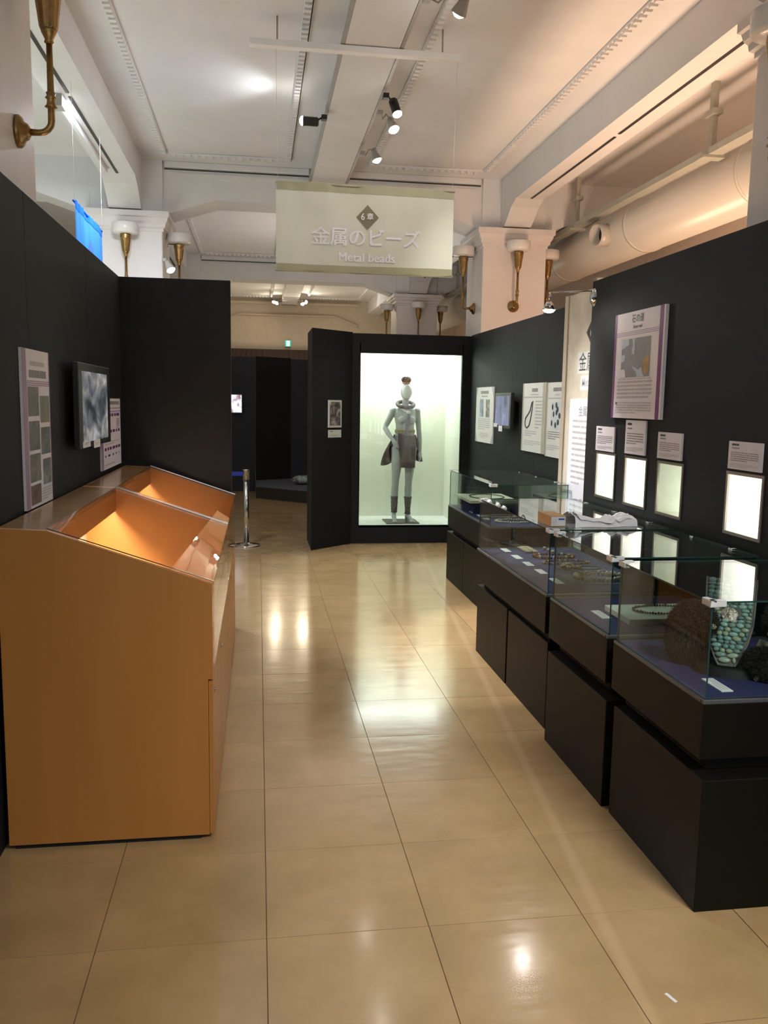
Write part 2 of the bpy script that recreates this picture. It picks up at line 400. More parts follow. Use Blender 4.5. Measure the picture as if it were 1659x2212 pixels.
# ---- outer walls of the hall
struct(MB().box(-5, 6.2, 21.5, 21.7, 0, CZ).build('wall_back', [M_beige]), 'beige wall closing the far end of the hall')
wb = bpy.data.objects['wall_back']
MB().prism([(-.95, 3.55), (-.45, 3.76), (1.9, 3.76), (2.45, 3.55), (2.45, 3.50), (1.92, 3.73), (-.47, 3.73), (-.95, 3.50)], lambda p, q, t: (p, t, q), 21.44, 21.5).build('blind_arch_moulding', [M_beige], wb)
MB().box(-1.2, 2.5, 21.40, 21.5, 4.0, 4.06).build('cornice', [M_beige], wb)
M_brown = pmat('dark_brown_timber', (0.05, 0.026, 0.018), 0.5, var=0.3, scale=30, stretch=(1, 1, 0.1))
MB().box(-1.2, 2.5, 21.36, 21.5, 0, 2.905).build('dark_timber_front', [M_brown], wb)
for k in range(26):
    MB().box(-1.18+k*.13, -1.18+k*.13+.075, 21.335, 21.36, 2.62, 2.86).build('timber_slat', [M_brown], wb)
struct(MB().box(-5.1, -5.0, -3, 21.5, 0, CZ).build('wall_outer_left', [pmat('pale_green_wall', (0.62, 0.64, 0.58), 0.7)]), 'pale wall of the left aisle')
wr = struct(MB().box(5.0, 5.1, -3, 21.5, 0, CZ).build('wall_outer_right', [M_peach]), 'peach wall of the right aisle')
for (ya, yb, z) in ((9.3, 10.6, 3.02), (7.7, 8.9, 2.98), (11.2, 12.6, 3.0)):
    MB().box(4.985, 5.0, ya, yb, z-.035, z+.035).build('air_slot', [M_rail], wr)

# ---- black exhibition partitions
WH = 2.435
o = MB()
for a, b_ in ((-1.0, 1.22), (1.222, 2.44), (2.442, 3.66), (3.662, 4.88), (4.882, 6.02)): o.box(-.985, -.925, a, b_, 0, 2.46)
struct(o.build('wall_left', [M_black], bevel=.002), 'long black partition behind the wooden cases')
struct(MB().box(-.985, -.188, 6.02, 6.10, 0, 2.46).build('wall_left_end', [M_black], bevel=.002), 'black end partition standing across beside the wooden cases')
# near right wall with four lit niches
NZ0, NZ1 = 1.085, 1.363
NY = [(4.783, 5.072), (4.370, 4.650), (3.966, 4.239), (3.277, 3.560)]
XW = 2.118
o = MB()
o.box(XW, XW+.05, 0.6, 5.27, 0, NZ0); o.box(XW, XW+.05, 0.6, 5.27, NZ1, WH)
ys = [0.6] + [v for ab in sorted(NY) for v in ab] + [5.27]
for k in range(0, len(ys), 2): o.box(XW, XW+.05, ys[k], ys[k+1], NZ0, NZ1)
o.box(XW+.33, XW+.36, 0.6, 5.27, 0, WH); o.box(XW+.05, XW+.33, 5.22, 5.27, 0, WH); o.box(XW+.05, XW+.33, 0.6, 5.22, WH-.03, WH)
wrt = struct(o.build('wall_right', [M_black]), 'black partition with four lit niches behind the glass cases')
# far right wall and the wall with the big showcase
o = MB()
for a, b_ in ((6.55, 7.30), (7.302, 8.05), (8.052, 8.80), (8.802, 9.70)): o.box(2.453, 2.495, a, b_, 0, WH)
struct(o.build('wall_right_far', [M_black]), 'black partition with posters beside the big showcase')
o = MB()
QX0, QX1, QZ0, QZ1, QY = 1.160, 2.352, 0.212, 2.205, 9.70
o.box(1.066, QX0, QY, QY+.05, 0, WH-.01); o.box(QX1, 2.453, QY, QY+.05, 0, WH-.01); o.box(QX0, QX1, QY, QY+.05, 0, QZ0); o.box(QX0, QX1, QY, QY+.05, QZ1, WH-.01)
wn = struct(o.build('wall_showcase', [M_black]), 'black partition framing the tall lit showcase')
o = MB()
o.prism([(.578, 9.267), (1.066, 9.70), (1.066, 10.9), (.575, 10.05)], lambda p, q, t: (p, q, t), 0, WH)
struct(o.build('wall_showcase_wing', [M_black]), 'black angled wing partition left of the showcase')
o = MB()
o.box(2.40, 2.453, QY+.05, 10.62, 0, WH-.01); o.box(1.067, 2.40, 10.57, 10.62, 0, WH-.01); o.box(1.067, 2.40, QY+.05, 10.57, WH-.04, WH-.01)
struct(o.build('wall_showcase_shell', [M_black]), 'black back and roof of the showcase')
# far dark partitions
struct(MB().box(-1.6, -.05, 15.5, 15.58, 0, 2.42).build('wall_far_left', [M_navy]), 'navy partition at the far end beside the platform')
struct(MB().prism([(-.045, 15.50), (.60, 15.93), (.56, 15.99), (-.045, 15.58)], lambda p, q, t: (p, q, t), 0, 2.43).build('wall_far_middle', [pmat('matt_black_cloth', (.006, .006, .007), .95)]), 'black slanting partition behind the low platform')
struct(MB().box(.60, 2.2, 15.93, 16.0, 0, 2.41).build('wall_far_right', [M_navy]), 'navy partition at the far end behind the platform')

# ---- columns
def column(cx0, cy0, label):
    t = thing('column', label, 'column', (cx0+.37, cy0+CD/2, 0), group='square white columns of the hall')
    hx, hy = .37, CD/2
    MB().box(-hx, hx, -hy, hy, 0, 3.42).build('shaft', [M_column], t, bevel=.012)
    c = MB(); prof = [(0.0, 3.40), (.010, 3.405), (.010, 3.43), (.030, 3.445), (.034, 3.475), (.052, 3.50), (.060, 3.535), (.075, 3.545), (.075, 3.60), (0, 3.60)]
    V = []; F = []
    for q, z in prof:
        V += [(-hx-q, -hy-q, z), (hx+q, -hy-q, z), (hx+q, hy+q, z), (-hx-q, hy+q, z)]
    for i in range(len(prof)-1):
        for k in range(4): F.append((i*4+k, i*4+(k+1) % 4, (i+1)*4+(k+1) % 4, (i+1)*4+k))
    F.append((0, 3, 2, 1)); n = (len(prof)-1)*4; F.append((n, n+1, n+2, n+3))
    c.add(V, F).build('capital', [M_column], t)
    MB().box(-hx-.005, hx+.005, -hy-.005, hy+.005, 3.60, 3.612).build('shadow_joint', [M_rail], t)
    MB().box(-hx, hx, -hy+.07, hy-.07, 3.612, CZ).build('pier', [M_plaster], t)
    return t
CX = {'L': -1.74, 'R': 2.5}
column(CX['R'], COLY[1], 'square white column rising behind the black wall with the lit niches')
column(CX['L'], COLY[1], 'square white column rising behind the black wall over the wooden cases')
column(CX['R'], COLY[2], 'square white column above the black wall beside the big showcase')
column(CX['L'], COLY[2], 'square white column behind the blue banner')
column(CX['R'], COLY[3], 'far square white column seen above the roof of the showcase')
column(CX['L'], COLY[3], 'far square white column hidden behind the black end partition')

# sconces: brass torch arms with opal bowls
def sconce_parts(t):
    # local: wall at y=0, arm goes towards -y, z from the plate centre
    MB().lathe([(.0, .0), (.066, 0.0), (.066, -.012), (.056, -.024), (.040, -.030), (.032, -.045), (.016, -.055), (0, -.055)], ax='y', n=24).build('wall_plate', [M_brass], t)
    pts = [(0, -.04, 0), (0, -.09, .0)] + [(0, -.09-.05*math.sin(a), .05*(1-math.cos(a))) for a in (PI/8, PI/4, 3*PI/8, PI/2)] + [(0, -.14, .36)]
    MB().tube(pts, [.015, .013, .0135, .014, .0145, .015, .0125], n=12).build('arm', [M_brass], t)
    MB().lathe([(.014, .10), (.026, .105), (.018, .115), (.016, .135), (.024, .142), (.016, .150), (.020, .162), (.013, .168)], o=(0, -.14, 0), n=16).build('collar', [M_brass], t)
    MB().lathe([(.013, .355), (.020, .362), (.016, .372), (.030, .400), (.034, .412)], o=(0, -.14, 0), n=16).build('cup_knob', [M_brass], t)
    cup = MB(); n = 24; V = []; F = []
    prof = [(.033, .410), (.036, .42), (.050, .535), (.054, .540), (.054, .552), (.056, .556), (.056, .578), (.0, .578)]
    for i, (r, z) in enumerate(prof):
        for k in range(n):
            a = 2*PI*k/n; rr = r*(1+(.045 if (k % 2 and 0 < i < 3) else 0)); V.append((rr*math.cos(a), -.14+rr*math.sin(a), z))
    for i in range(len(prof)-1):
        for k in range(n): F.append((i*n+k, i*n+(k+1) % n, (i+1)*n+(k+1) % n, (i+1)*n+k))
    cup.add(V, F, 0, False).build('fluted_cup', [M_brass], t)
    MB().lathe([(.05, .585), (.118, .590), (.130, .606), (.132, .690), (.126, .694), (.12, .68), (.118, .61), (.04, .60)], o=(0, -.14, 0), n=28).build('bowl', [M_bowl], t)
    MB().tube([(0, -.14, .582), (0, -.02, .582), (0, -.02, .555)], .004, n=6).build('bowl_support', [M_rail], t)
sc_proto = None
def sconce(loc, face, label):
    global sc_proto
    rz = {'-Y': 0, '+X': PI/2, '-X': -PI/2, '+Y': PI}[face]
    if sc_proto is None:
        t = thing('wall_sconce', label, 'wall lamp', loc, group='brass torch sconces on the columns'); sconce_parts(t); sc_proto = t
    else:
        t = sc_proto.copy(); COL.objects.link(t); t.location = loc; t['label'] = label
        for ch in sc_proto.children:
            c = ch.copy(); COL.objects.link(c); c.parent = t
    t.rotation_euler = (0, 0, rz)
SZ = 2.755
sconce((-1.0, 3.91, SZ), '+X', 'large brass torch sconce on the white column over the poster with photographs')
sconce((2.5, 3.79, SZ), '-X', 'brass torch sconce on the white column above the purple-striped map poster')
sconce((2.87, 9.49, SZ), '-Y', 'brass torch sconce on the pinkish front face of the column right of the hanging banner')
sconce((2.5, 9.83, SZ), '-X', 'brass torch sconce on the shaded side face of the column right of the hanging banner')
sconce((3.24, 9.83, SZ), '+X', 'brass torch sconce peeking out beside the grey duct')
sconce((-1.36, 9.49, SZ), '-Y', 'brass torch sconce on the front face of the column behind the blue banner')
sconce((-1.0, 9.83, SZ), '+X', 'brass torch sconce right of the bright lamp clipped beside a column')
sconce((2.87, 15.45, SZ), '-Y', 'small distant brass sconce on the front of the far column over the showcase')
sconce((2.5, 15.8, SZ), '-X', 'small distant brass sconce on the left side of the far column over the showcase')
sconce((3.24, 15.8, SZ), '+X', 'small distant brass sconce on the right side of the far column over the showcase')

# ================================================================== WOODEN CASES
M_wglass = glass_mat('desk_glass', (0.97, 0.96, 0.94))
def wood_case(y0, y1, label):
    t = thing('wooden_display_case', label, 'display case', (-.54, y0, 0), group='wooden desk showcases along the left wall')
    X = lambda x: x+.54
    xb, xr, xf = -.905, -.735, -.168; zb, zr, zf = 1.192, 1.183, .985; zs = .665; L_ = y1-y0; th = .022
    prof = [(X(xb), .018), (X(xf)-.018, .018), (X(xf)-.018, .625), (X(xf), .625), (X(xf), zf), (X(xr), zr), (X(xb), zb)]
    MB().prism(prof, lambda p, q, s: (p, s, q), 0, th).build('side_panel', [M_wood], t, bevel=.0015)
    MB().prism(prof, lambda p, q, s: (p, s, q), L_-th, L_).build('side_panel', [M_wood], t, bevel=.0015)
    MB().box(X(xb), X(xb)+.018, th, L_-th, .018, zb-.02).build('back_panel', [M_woodin], t)
    MB().prism([(X(xb), zb-.02), (X(xr), zr-.02), (X(xr), zr), (X(xb), zb)], lambda p, q, s: (p, s, q), th, L_-th).build('top_board', [M_woodtop], t)
    MB().box(X(xr)-.014, X(xr), th, L_-th, zr-.115, zr-.02).build('light_fascia', [M_wood], t)
    MB().box(X(xb)+.018, X(xf)-.02, th, L_-th, zs-.025, zs).build('display_floor', [M_woodin], t)
    MB().box(X(xf)-.030, X(xf), th, L_-th, zs-.045, zs+.004).build('front_sill', [M_wood], t)
    dl = (L_-.004)/2
    for k in range(2):
        d = MB().box(X(xf)-.017, X(xf), .001+k*(dl+.002), .001+k*(dl+.002)+dl, .022, .618).build('door', [M_wood], t, bevel=.0015)
        MB().lathe([(.009, 0), (.009, .004), (.006, .006)], o=(X(xf), .08 if k else dl-.08, .56), ax='x', n=12).build('lock', [M_chrome], d)
    MB().box(X(xb)+.02, X(xf)-.05, .01, L_-.01, 0, .018).build('toe_base', [M_darkgap], t)
    for a in (th-.018, L_-th-.006):
        MB().box(X(xf)-.045, X(xf)-.004, a, a+.024, zs, zf-.012).build('corner_post', [M_wood], t)
    # glass: sloping lid and upright front
    nx, nz = (zr-zf), (xf-xr); n_ = math.hypot(nx, nz); nx /= n_; nz /= n_
    a, b_ = (X(xr)-.004, zr+.001), (X(xf)+.004, zf+.0005)
    MB().prism([a, b_, (b_[0]+nx*.006, b_[1]+nz*.006), (a[0]+nx*.006, a[1]+nz*.006)], lambda p, q, s: (p, s, q), .003, L_-.003).build('sloping_glass', [M_wglass], t)
    for yy in (.004, L_-.010):
        MB().prism([(a[0]+nx*.0062, a[1]+nz*.0062), (b_[0]+nx*.0062, b_[1]+nz*.0062), (b_[0]+nx*.009, b_[1]+nz*.009), (a[0]+nx*.009, a[1]+nz*.009)], lambda p, q, s: (p, s, q), yy, yy+.006).build('glass_edge_strip', [M_chrome], t)
    MB().box(X(xf)+.0005, X(xf)+.0055, th+.002, L_-th-.002, zs+.004, zf-.002).build('front_glass', [M_wglass], t)
    lamp = MB().lathe([(.011, 0), (.011, L_-.24)], o=(X(xr)-.07, .12, zr-.055), ax='y', n=12).build('lamp_tube', [emat('warm_tube', (1.0, .74, .45), 10)], t)
    area('case_lamp', (X(xr)-.05, L_/2, zr-.06), (0.75, 0, -1), .03, L_-.25, 27.0, (1.0, .92, .74), t)
    return t
wood_case(3.062, 4.545, 'orange wooden desk showcase with closed side panel and empty lit inside, its end bare')
wood_case(4.560, 5.985, 'orange wooden desk showcase standing against the black end partition')

# ================================================================== GLASS CASES
def glass_box(t, x0, x1, y0, y1, z0, z1, th=.006, name=''):
    MB().box(x0, x0+th, y0, y1, z0, z1-th, 0, side=1).build('front_glass', [M_sideglass, M_edge], t)
    MB().box(x1-th, x1, y0, y1, z0, z1-th, 0, side=1).build('back_glass', [M_sideglass, M_edge], t)
    MB().box(x0+th, x1-th, y0, y0+th, z0, z1-th, 0, side=1).build('end_glass', [M_sideglass, M_edge], t)
    MB().box(x0+th, x1-th, y1-th, y1, z0, z1-th, 0, side=1).build('end_glass', [M_sideglass, M_edge], t)
    MB().box(x0-.002, x1+.002, y0-.002, y1+.002, z1-th, z1, 0, side=1).build('top_glass', [M_glass, M_edge], t)
    for yy, sg in ((y0, 1), (y1, -1)):
        MB().box(x0-.006, x0+.016, min(yy-.006*sg, yy+.05*sg), max(yy-.006*sg, yy+.05*sg), z1-.018, z1+.004).box(x0-.006, x0+.05, min(yy-.006*sg, yy+.016*sg), max(yy-.006*sg, yy+.016*sg), z1-.018, z1+.004).build('corner_clip', [M_clip], t, bevel=.002)
    for k in range(2 if y1-y0 < .9 else 3):
        yy = y0 + (y1-y0)*((k+.5)/(2 if y1-y0 < .9 else 3))
        MB().box(x1-.03, x1+.004, yy-.014, yy+.014, z1-.012, z1+.005).build('hinge', [M_chrome], t, bevel=.002)
def glass_case(x0, x1, y0, y1, bases, label, bx):
    t = thing('glass_display_case', label, 'display case', (x0, y0, 0), group='black display cases with glass hoods')
    P = lambda x: x-x0
    Q = lambda y: y-y0
    for (a, b_) in bases:
        MB().box(P(bx), P(x1), Q(a), Q(b_), 0, .455).build('plinth', [M_blackcase], t, bevel=.003)
    MB().box(P(x0)+.045, P(x1)-.02, Q(y0)+.045, Q(y1)-.045, .455, .505).build('plinth_recess', [M_darkgap], t)
    MB().box(0, P(x1), 0, Q(y1), .505, .694).build('case_body', [M_blackcase], t, bevel=.002)
    MB().box(.022, P(x1)-.022, .022, Q(y1)-.022, .694, .704).build('deck', [M_deck], t)
    r = MB(); w_ = .020
    for a in ((0, P(x1), 0, w_), (0, P(x1), Q(y1)-w_, Q(y1)), (0, w_, w_, Q(y1)-w_), (P(x1)-w_, P(x1), w_, Q(y1)-w_)): r.box(*a, .694, .707)
    r.build('rim', [M_rim], t, bevel=.0015)
    glass_box(t, .009, P(x1)-.009, .009, Q(y1)-.009, .707, 1.034)
    return t
XR = 2.092
glass_case(1.427, XR, 2.448, 3.155, [(2.400, 3.090)], 'black glass-topped case holding the turquoise headdress', 1.414)
glass_case(1.427, XR, 3.217, 3.915, [(3.140, 3.845)], 'black glass-topped case holding the dark necklace on a white board', 1.402)
glass_case(1.427, XR, 3.972, 5.335, [(3.975, 4.660), (4.685, 5.365)], 'long black glass-topped case with five small labels and agate necklaces', 1.447)
glass_case(1.765, 2.405, 6.26, 7.690, [(6.30, 7.060), (7.067, 7.714)], 'black glass-topped case beside the big showcase, with a cream raised board', 1.767)

# niches in the right wall
NGL = [1.0, 1.0, .30, 1.0]
M_alu = pmat('niche_frame_metal', (.30, .27, .23), .3, .8)
for k, (a, b_) in enumerate(NY):
    lab = ['lit wall niche under the short caption nearest the beige chapter panel', 'lit wall niche under the tall caption', 'lit wall niche with a greenish glow and visible shelf', 'lit wall niche standing apart, with the widest caption above'][k]
    t = thing('wall_niche', lab, 'niche', (XW, (a+b_)/2, NZ0), FR_RIGHTWALL, 'lit niches in the black wall')
    hw = (b_-a)/2; H_ = NZ1-NZ0; dp = .20
    fr = MB(); q = .010
    for rr in ((-hw-.004, hw+.004, -.004, q), (-hw-.004, hw+.004, H_-q, H_+.004), (-hw-.004, -hw+q, q, H_-q), (hw-q, hw+.004, q, H_-q)): fr.box(*rr, -.004, .006)
    fr.build('frame', [M_alu], t)
    bxm = MB()
    bxm.box(-hw, hw, 0, .006, -dp, -.004).box(-hw, hw, H_-.006, H_, -dp, -.004).box(-hw, -hw+.006, .006, H_-.006, -dp, -.004).box(hw-.006, hw, .006, H_-.006, -dp, -.004).box(-hw, hw, 0, H_, -dp-.006, -dp)
    bxm.build('lining', [pmat('niche_lining' + ('_green' if k == 2 else ''), (.86, .88, .78) if k == 2 else (.9, .9, .86), .6)], t)
    MB().rect(-hw+.02, hw-.02, .02, H_-.02, -dp+.004).build('light_panel', [emat('niche_light_%d' % (k == 2), (1.0, 1.0, .93) if k != 2 else (.94, 1.0, .87), 4.5 if k != 2 else .9)], t)
    if k == 2:
        area('niche_lamp', (hw-.05, H_*.45, -.10), (0, -.4, -1), .05, .10, .35, (1, 1, .93), t)

# ================================================================== POSTERS AND CAPTIONS
def poster(frm, cpos, wd, ht, label, mat, th=.012, name='poster', cat='poster', group=None):
    """cpos: middle of the lower edge, on the wall"""
    t = thing(name, label, cat, cpos, frm, group)
    MB().box(-wd/2, wd/2, 0, ht, .0005, th).build('board', [mat], t)
    return t
# left wall: poster with seven photographs
LX = -.925
t = poster(FR_LEFTWALL, (LX, 3.725, 1.195), .435, .645, 'white poster with mauve left stripe and seven photographs, left of the wall screen', M_board)
z = .0128
MB().rect(-.2175, -.160, 0, .645, z).build('stripe', [M_mauve], t); MB().rect(.205, .2175, 0, .645, z).build('stripe', [M_purple], t)
for k in range(3): MB().rect(-.155, .205, .515-.008*k, .519-.008*k, z).build('rule_line', [M_mauve], t)
line_rows(t, -.10, .13, .575, .598, 1, z, M_inkpale, .8, 1.0, 'subtitle', broken=.02)
line_rows(t, -.12, .16, .530, .562, 1, z, M_ink, .95, 1.0, 'title', broken=.035)
pc = [[(.10, .10, .08), (.16, .16, .13), (.13, .12, .10)], [(.14, .15, .13), (.20, .2, .17), (.30, .20, .12)], [(.10, .11, .11), (.15, .15, .15), (.22, .22, .23)], [(.07, .09, .09), (.11, .13, .13), (.2, .2, .18)],
      [(.10, .10, .10), (.17, .16, .14), (.30, .22, .16)], [(.07, .08, .085), (.14, .15, .15), (.3, .3, .3)], [(.12, .07, .055), (.18, .11, .09), (.10, .06, .05)]]
for k, (x0, x1, y0, y1) in enumerate([(-.150, .020, .375, .495), (.038, .195, .345, .458), (-.150, .020, .235, .355), (.038, .195, .210, .325), (-.150, .020, .105, .220), (.055, .195, .080, .190), (-.150, .010, -.0, .0)][:6] + [(-.150, .012, .012, .093)]):
    MB().rect(x0, x1, y0, y1, z).build('photograph', [picture_mat('photo_print_%d' % k, pc[k], 14, seed=k*3.1)], t)
line_rows(t, .03, .19, .012, .068, 5, z, M_inkpale, .5)
# left wall: second poster behind the screen
t = poster(FR_LEFTWALL, (LX, 5.515, 1.217), .700, .428, 'white poster with purple dashed bars, right of and below the wall screen', M_board)
MB().rect(-.35, -.30, 0, .428, z).build('stripe', [M_mauve], t)
for yy in (.365, .345): MB().rect(-.29, .34, yy, yy+.006, z).build('rule_line', [M_mauve], t)
line_rows(t, -.16, .30, .385, .412, 1, z, M_ink, .8, 1, 'title', broken=.03)
for yy in (.315, .215, .110):
    line_rows(t, -.26, .32, yy, yy+.020, 1, z, M_purple, .9, 1, 'dashed_bar', broken=.1)
line_rows(t, .18, .30, .235, .300, 6, z, M_ink, .5); line_rows(t, -.25, .30, .140, .165, 2, z, M_inkpale, .4); line_rows(t, -.25, .28, .06, .085, 1, z, M_inkdark, .5, 1, broken=.3); line_rows(t, -.25, .30, .015, .03, 1, z, M_inkpale, .5)
# left wall screen
t = thing('wall_screen', 'black wall screen in portrait frame showing a grey-blue rocky picture over the wooden cases', 'screen', (LX, 4.73, 1.395), FR_LEFTWALL)
MB().box(-.18, .18, .12, .32, .001, .035).build('wall_bracket', [M_blackmetal], t)
MB().box(-.435, .435, 0, .425, .035, .065).build('housing', [M_blackmetal], t, bevel=.004)
MB().rect(-.355, .345, .030, .385, .0655).build('picture', [picture_mat('rock_film', [(.04, .044, .05), (.08, .088, .10), (.16, .165, .18), (.28, .27, .25), (.5, .5, .53)], 5.2, es=.62, stretch=(1, 1.3, 1), seed=4.2)], t)
for k, (a, b_) in enumerate([(-.38, -.20), (-.10, .07)]):
    c = thing('caption_card', ['small white card under the near corner of the rocky wall screen', 'small white card under the middle of the rocky wall screen'][k], 'label', (LX+.066, 4.73+(a+b_)/2, 1.400-(.0 if k == 0 else .015)), FR_LEFTWALL, 'cards under the wall screen')
    MB().box(-(b_-a)/2, (b_-a)/2, 0, .030+.012*k, .0005, .003).build('card', [M_card], c)
    line_rows(c, -.05, .05, .010, .024, 2, .0034, M_inkpale, .45)

# near right wall: map poster
t = poster(FR_RIGHTWALL, (XW, 4.535, 1.582), .630, .600, 'purple-striped white poster with a grey and orange map over the lit niches', M_board, th=.018)
z = .0188
for a, b_ in ((-.315, -.285), (.255, .297)): MB().rect(a, b_, 0, .600, z).build('stripe', [M_purple], t)
for k in range(3): MB().rect(-.282, .252, .487-.009*k, .4905-.009*k, z).build('rule_line', [M_mauve], t)
text_part('石の道', .052, t, M_inkdark, (-.01, .556, z), .0004, name='title')
text_part('Stone road', .026, t, M_inkdark, (-.01, .514, z), .0006, name='subtitle')
mp_ = MB().rect(-.205, .165, .232, .450, z).build('map', [pmat('map_land', (.25, .25, .275), .6, var=.10, scale=20)], t)
M_sea = pmat('map_sea', (.46, .56, .64), .6); M_org = pmat('map_orange', (.42, .27, .10), .6, var=.2, scale=30)
def blob(pts, mat, nm): MB().add([(x, y, z+.0006) for x, y in pts], [tuple(range(len(pts)))]).build(nm, [mat], mp_)
blob([(-.203, .448), (-.11, .449), (-.11, .415), (-.15, .408), (-.17, .400), (-.203, .395)], M_sea, 'sea')
blob([(-.07, .449), (-.03, .449), (-.035, .42), (-.03, .395), (-.035, .36), (-.065, .362), (-.068, .39), (-.055, .41)], M_sea, 'sea')
blob([(-.203, .362), (-.155, .362), (-.155, .348), (-.165, .325), (-.203, .318)], M_sea, 'sea')
blob([(-.203, .278), (-.160, .280), (-.145, .262), (-.140, .233), (-.203, .233)], M_board, 'sea')
blob([(-.065, .315), (-.05, .295), (-.02, .285), (.03, .272), (.06, .285), (.085, .25), (.10, .233), (.01, .233), (.0, .26), (-.045, .28)], M_sea, 'sea')
blob([(.075, .325), (.12, .345), (.155, .345), (.155, .29), (.135, .245), (.105, .245), (.085, .275)], M_org, 'region')
line_rows(t, -.24, .19, .214, .226, 1, z, M_inkpale, .5, 1)
line_rows(t, -.245, .205, .105, .212, 5, z, M_inkpale, .55, .92, broken=.02)
line_rows(t, -.255, .205, .022, .092, 5, z, M_inkpale, .5, .6)
MB().rect(-.258, -.238, .080, .092, z).build('bullet', [M_inkdark], t)
# captions over the niches
for k, (yc, wd, z0, ht, lab) in enumerate([(4.942, .274, 1.374, .150, 'short white caption over the niche nearest the beige chapter panel'), (4.521, .258, 1.380, .192, 'tall white caption under the purple-striped map poster'),
                                          (4.113, .258, 1.380, .138, 'white caption over the greenish niche'), (3.423, .256, 1.379, .124, 'white caption over the niche that stands apart')]):
    t = poster(FR_RIGHTWALL, (XW, yc, z0), wd, ht, lab, M_board, .010, 'caption_board', 'caption', 'captions over the lit niches')
    line_rows(t, -wd*.40, -wd*.18, ht*.82, ht*.92, 1, .0108, M_inkdark, .7, 1, 'title'); line_rows(t, -wd*.40, -wd*.1, ht*.72, ht*.78, 1, .0108, M_ink, .7, .8, 'title')
    line_rows(t, -wd*.42, wd*.42, ht*.26, ht*.62, 5, .0108, M_ink, .4); line_rows(t, -wd*.42, wd*.42, ht*.06, ht*.2, 3, .0108, M_inkpale, .4)

# far right wall posters
FX = 2.453
def far_poster(y0, y1, z0, z1, lab, corner=False):
    return poster(FR_RIGHTWALL, (FX, (y0+y1)/2, z0), y1-y0, z1-z0, lab, M_boardw, .012)
z = .0128
t = far_poster(8.645, 9.355, 1.231, 1.832, 'white poster with cut-corner frame and two photographs beside the showcase')
Wd, Ht = .71, .601
for sx in (-1, 1):
    for (y0, y1) in ((0, .12), (Ht, Ht-.12)): MB().add([(sx*Wd/2, y0, z), (sx*(Wd/2-.09), y0, z), (sx*Wd/2, y1, z)], [(0, 1, 2)]).build('corner_mark', [pmat('grey_print', (.42, .45, .46), .6)], t)
line_rows(t, -.16, .16, .525, .560, 1, z, M_ink, .9, 1, 'title', broken=.03); line_rows(t, -.12, .12, .495, .506, 1, z, M_ink, .9, 1, 'title')
MB().rect(-.20, -.04, .280, .470, z).build('photograph', [picture_mat('photo_sky', [(.08, .07, .08), (.3, .3, .3), (.25, .38, .6), (.6, .6, .6)], 9, seed=2)], t)
MB().rect(.06, .21, .275, .468, z).build('photograph', [picture_mat('photo_grey', [(.06, .06, .05), (.2, .19, .16), (.5, .5, .46)], 12, seed=8)], t)
line_rows(t, -.25, .24, .13, .26, 6, z, M_inkpale, .4); line_rows(t, -.18, .18, .04, .105, 4, z, M_inkpale, .4)
t = far_poster(7.00, 7.655, 1.226, 1.843, 'white poster with a bent outline drawing, left of the bead drawing poster'); Wd = .655
for a, b_ in ((-.327, -.29), (.235, .327)): MB().rect(a, b_, 0, .617, z).build('stripe', [pmat('tan_stripe', (.45, .42, .33), .6)], t)
MB().rect(-.29, .235, .487, .497, z).build('rule_line', [M_inkpale], t)
line_rows(t, -.06, .10, .535, .570, 1, z, M_ink, .9, 1, 'title', broken=.03); line_rows(t, -.09, .12, .510, .520, 1, z, M_inkpale, .9, 1, 'title')
oc = [(-.02, .455), (-.05, .44), (-.09, .37), (-.15, .335), (-.19, .315), (-.215, .30), (-.225, .27), (-.22, .235), (-.19, .215), (-.16, .215), (-.11, .235), (-.075, .28), (-.05, .34), (-.03, .40)]
MB().tube([(x, y, z) for x, y in oc], .006, n=6, closed=True).build('outline_drawing', [M_inkdark], t)
line_rows(t, .05, .225, .20, .46, 9, z, M_inkpale, .4); line_rows(t, -.24, .10, .13, .19, 3, z, M_inkpale, .4); line_rows(t, -.25, .21, .05, .10, 3, z, M_inkpale, .35)
t = far_poster(6.572, 6.985, 1.215, 1.838, 'white poster with drawings of small dark beads, beside the beige chapter panel'); Wd = .413
MB().rect(-.206, -.175, 0, .623, z).build('stripe', [MATS['tan_stripe']], t)
line_rows(t, -.05, .17, .545, .58, 1, z, M_ink, .9, 1, 'title', broken=.03); line_rows(t, 0, .12, .515, .525, 1, z, M_inkpale, .9, 1, 'title'); MB().rect(-.17, .2, .487, .497, z).build('rule_line', [M_inkpale], t)
MB().rect(-.08, .17, .23, .46, z).build('tint_panel', [pmat('pale_blue_print', (.58, .65, .68), .6)], t)
for k, (x, y) in enumerate([(-.05, .42), (.04, .435), (.07, .40), (-.02, .36), (.05, .375), (.12, .35), (-.06, .285), (.03, .27), (.09, .295)]):
    MB().ball((x, y, z+.001), (.018+.004*(k % 3), .026, .003), 10, 6).build('bead_drawing', [M_inkdark], t)
line_rows(t, -.15, .17, .14, .215, 4, z, M_ink, .4); line_rows(t, -.16, .16, .05, .10, 3, z, M_inkpale, .35)
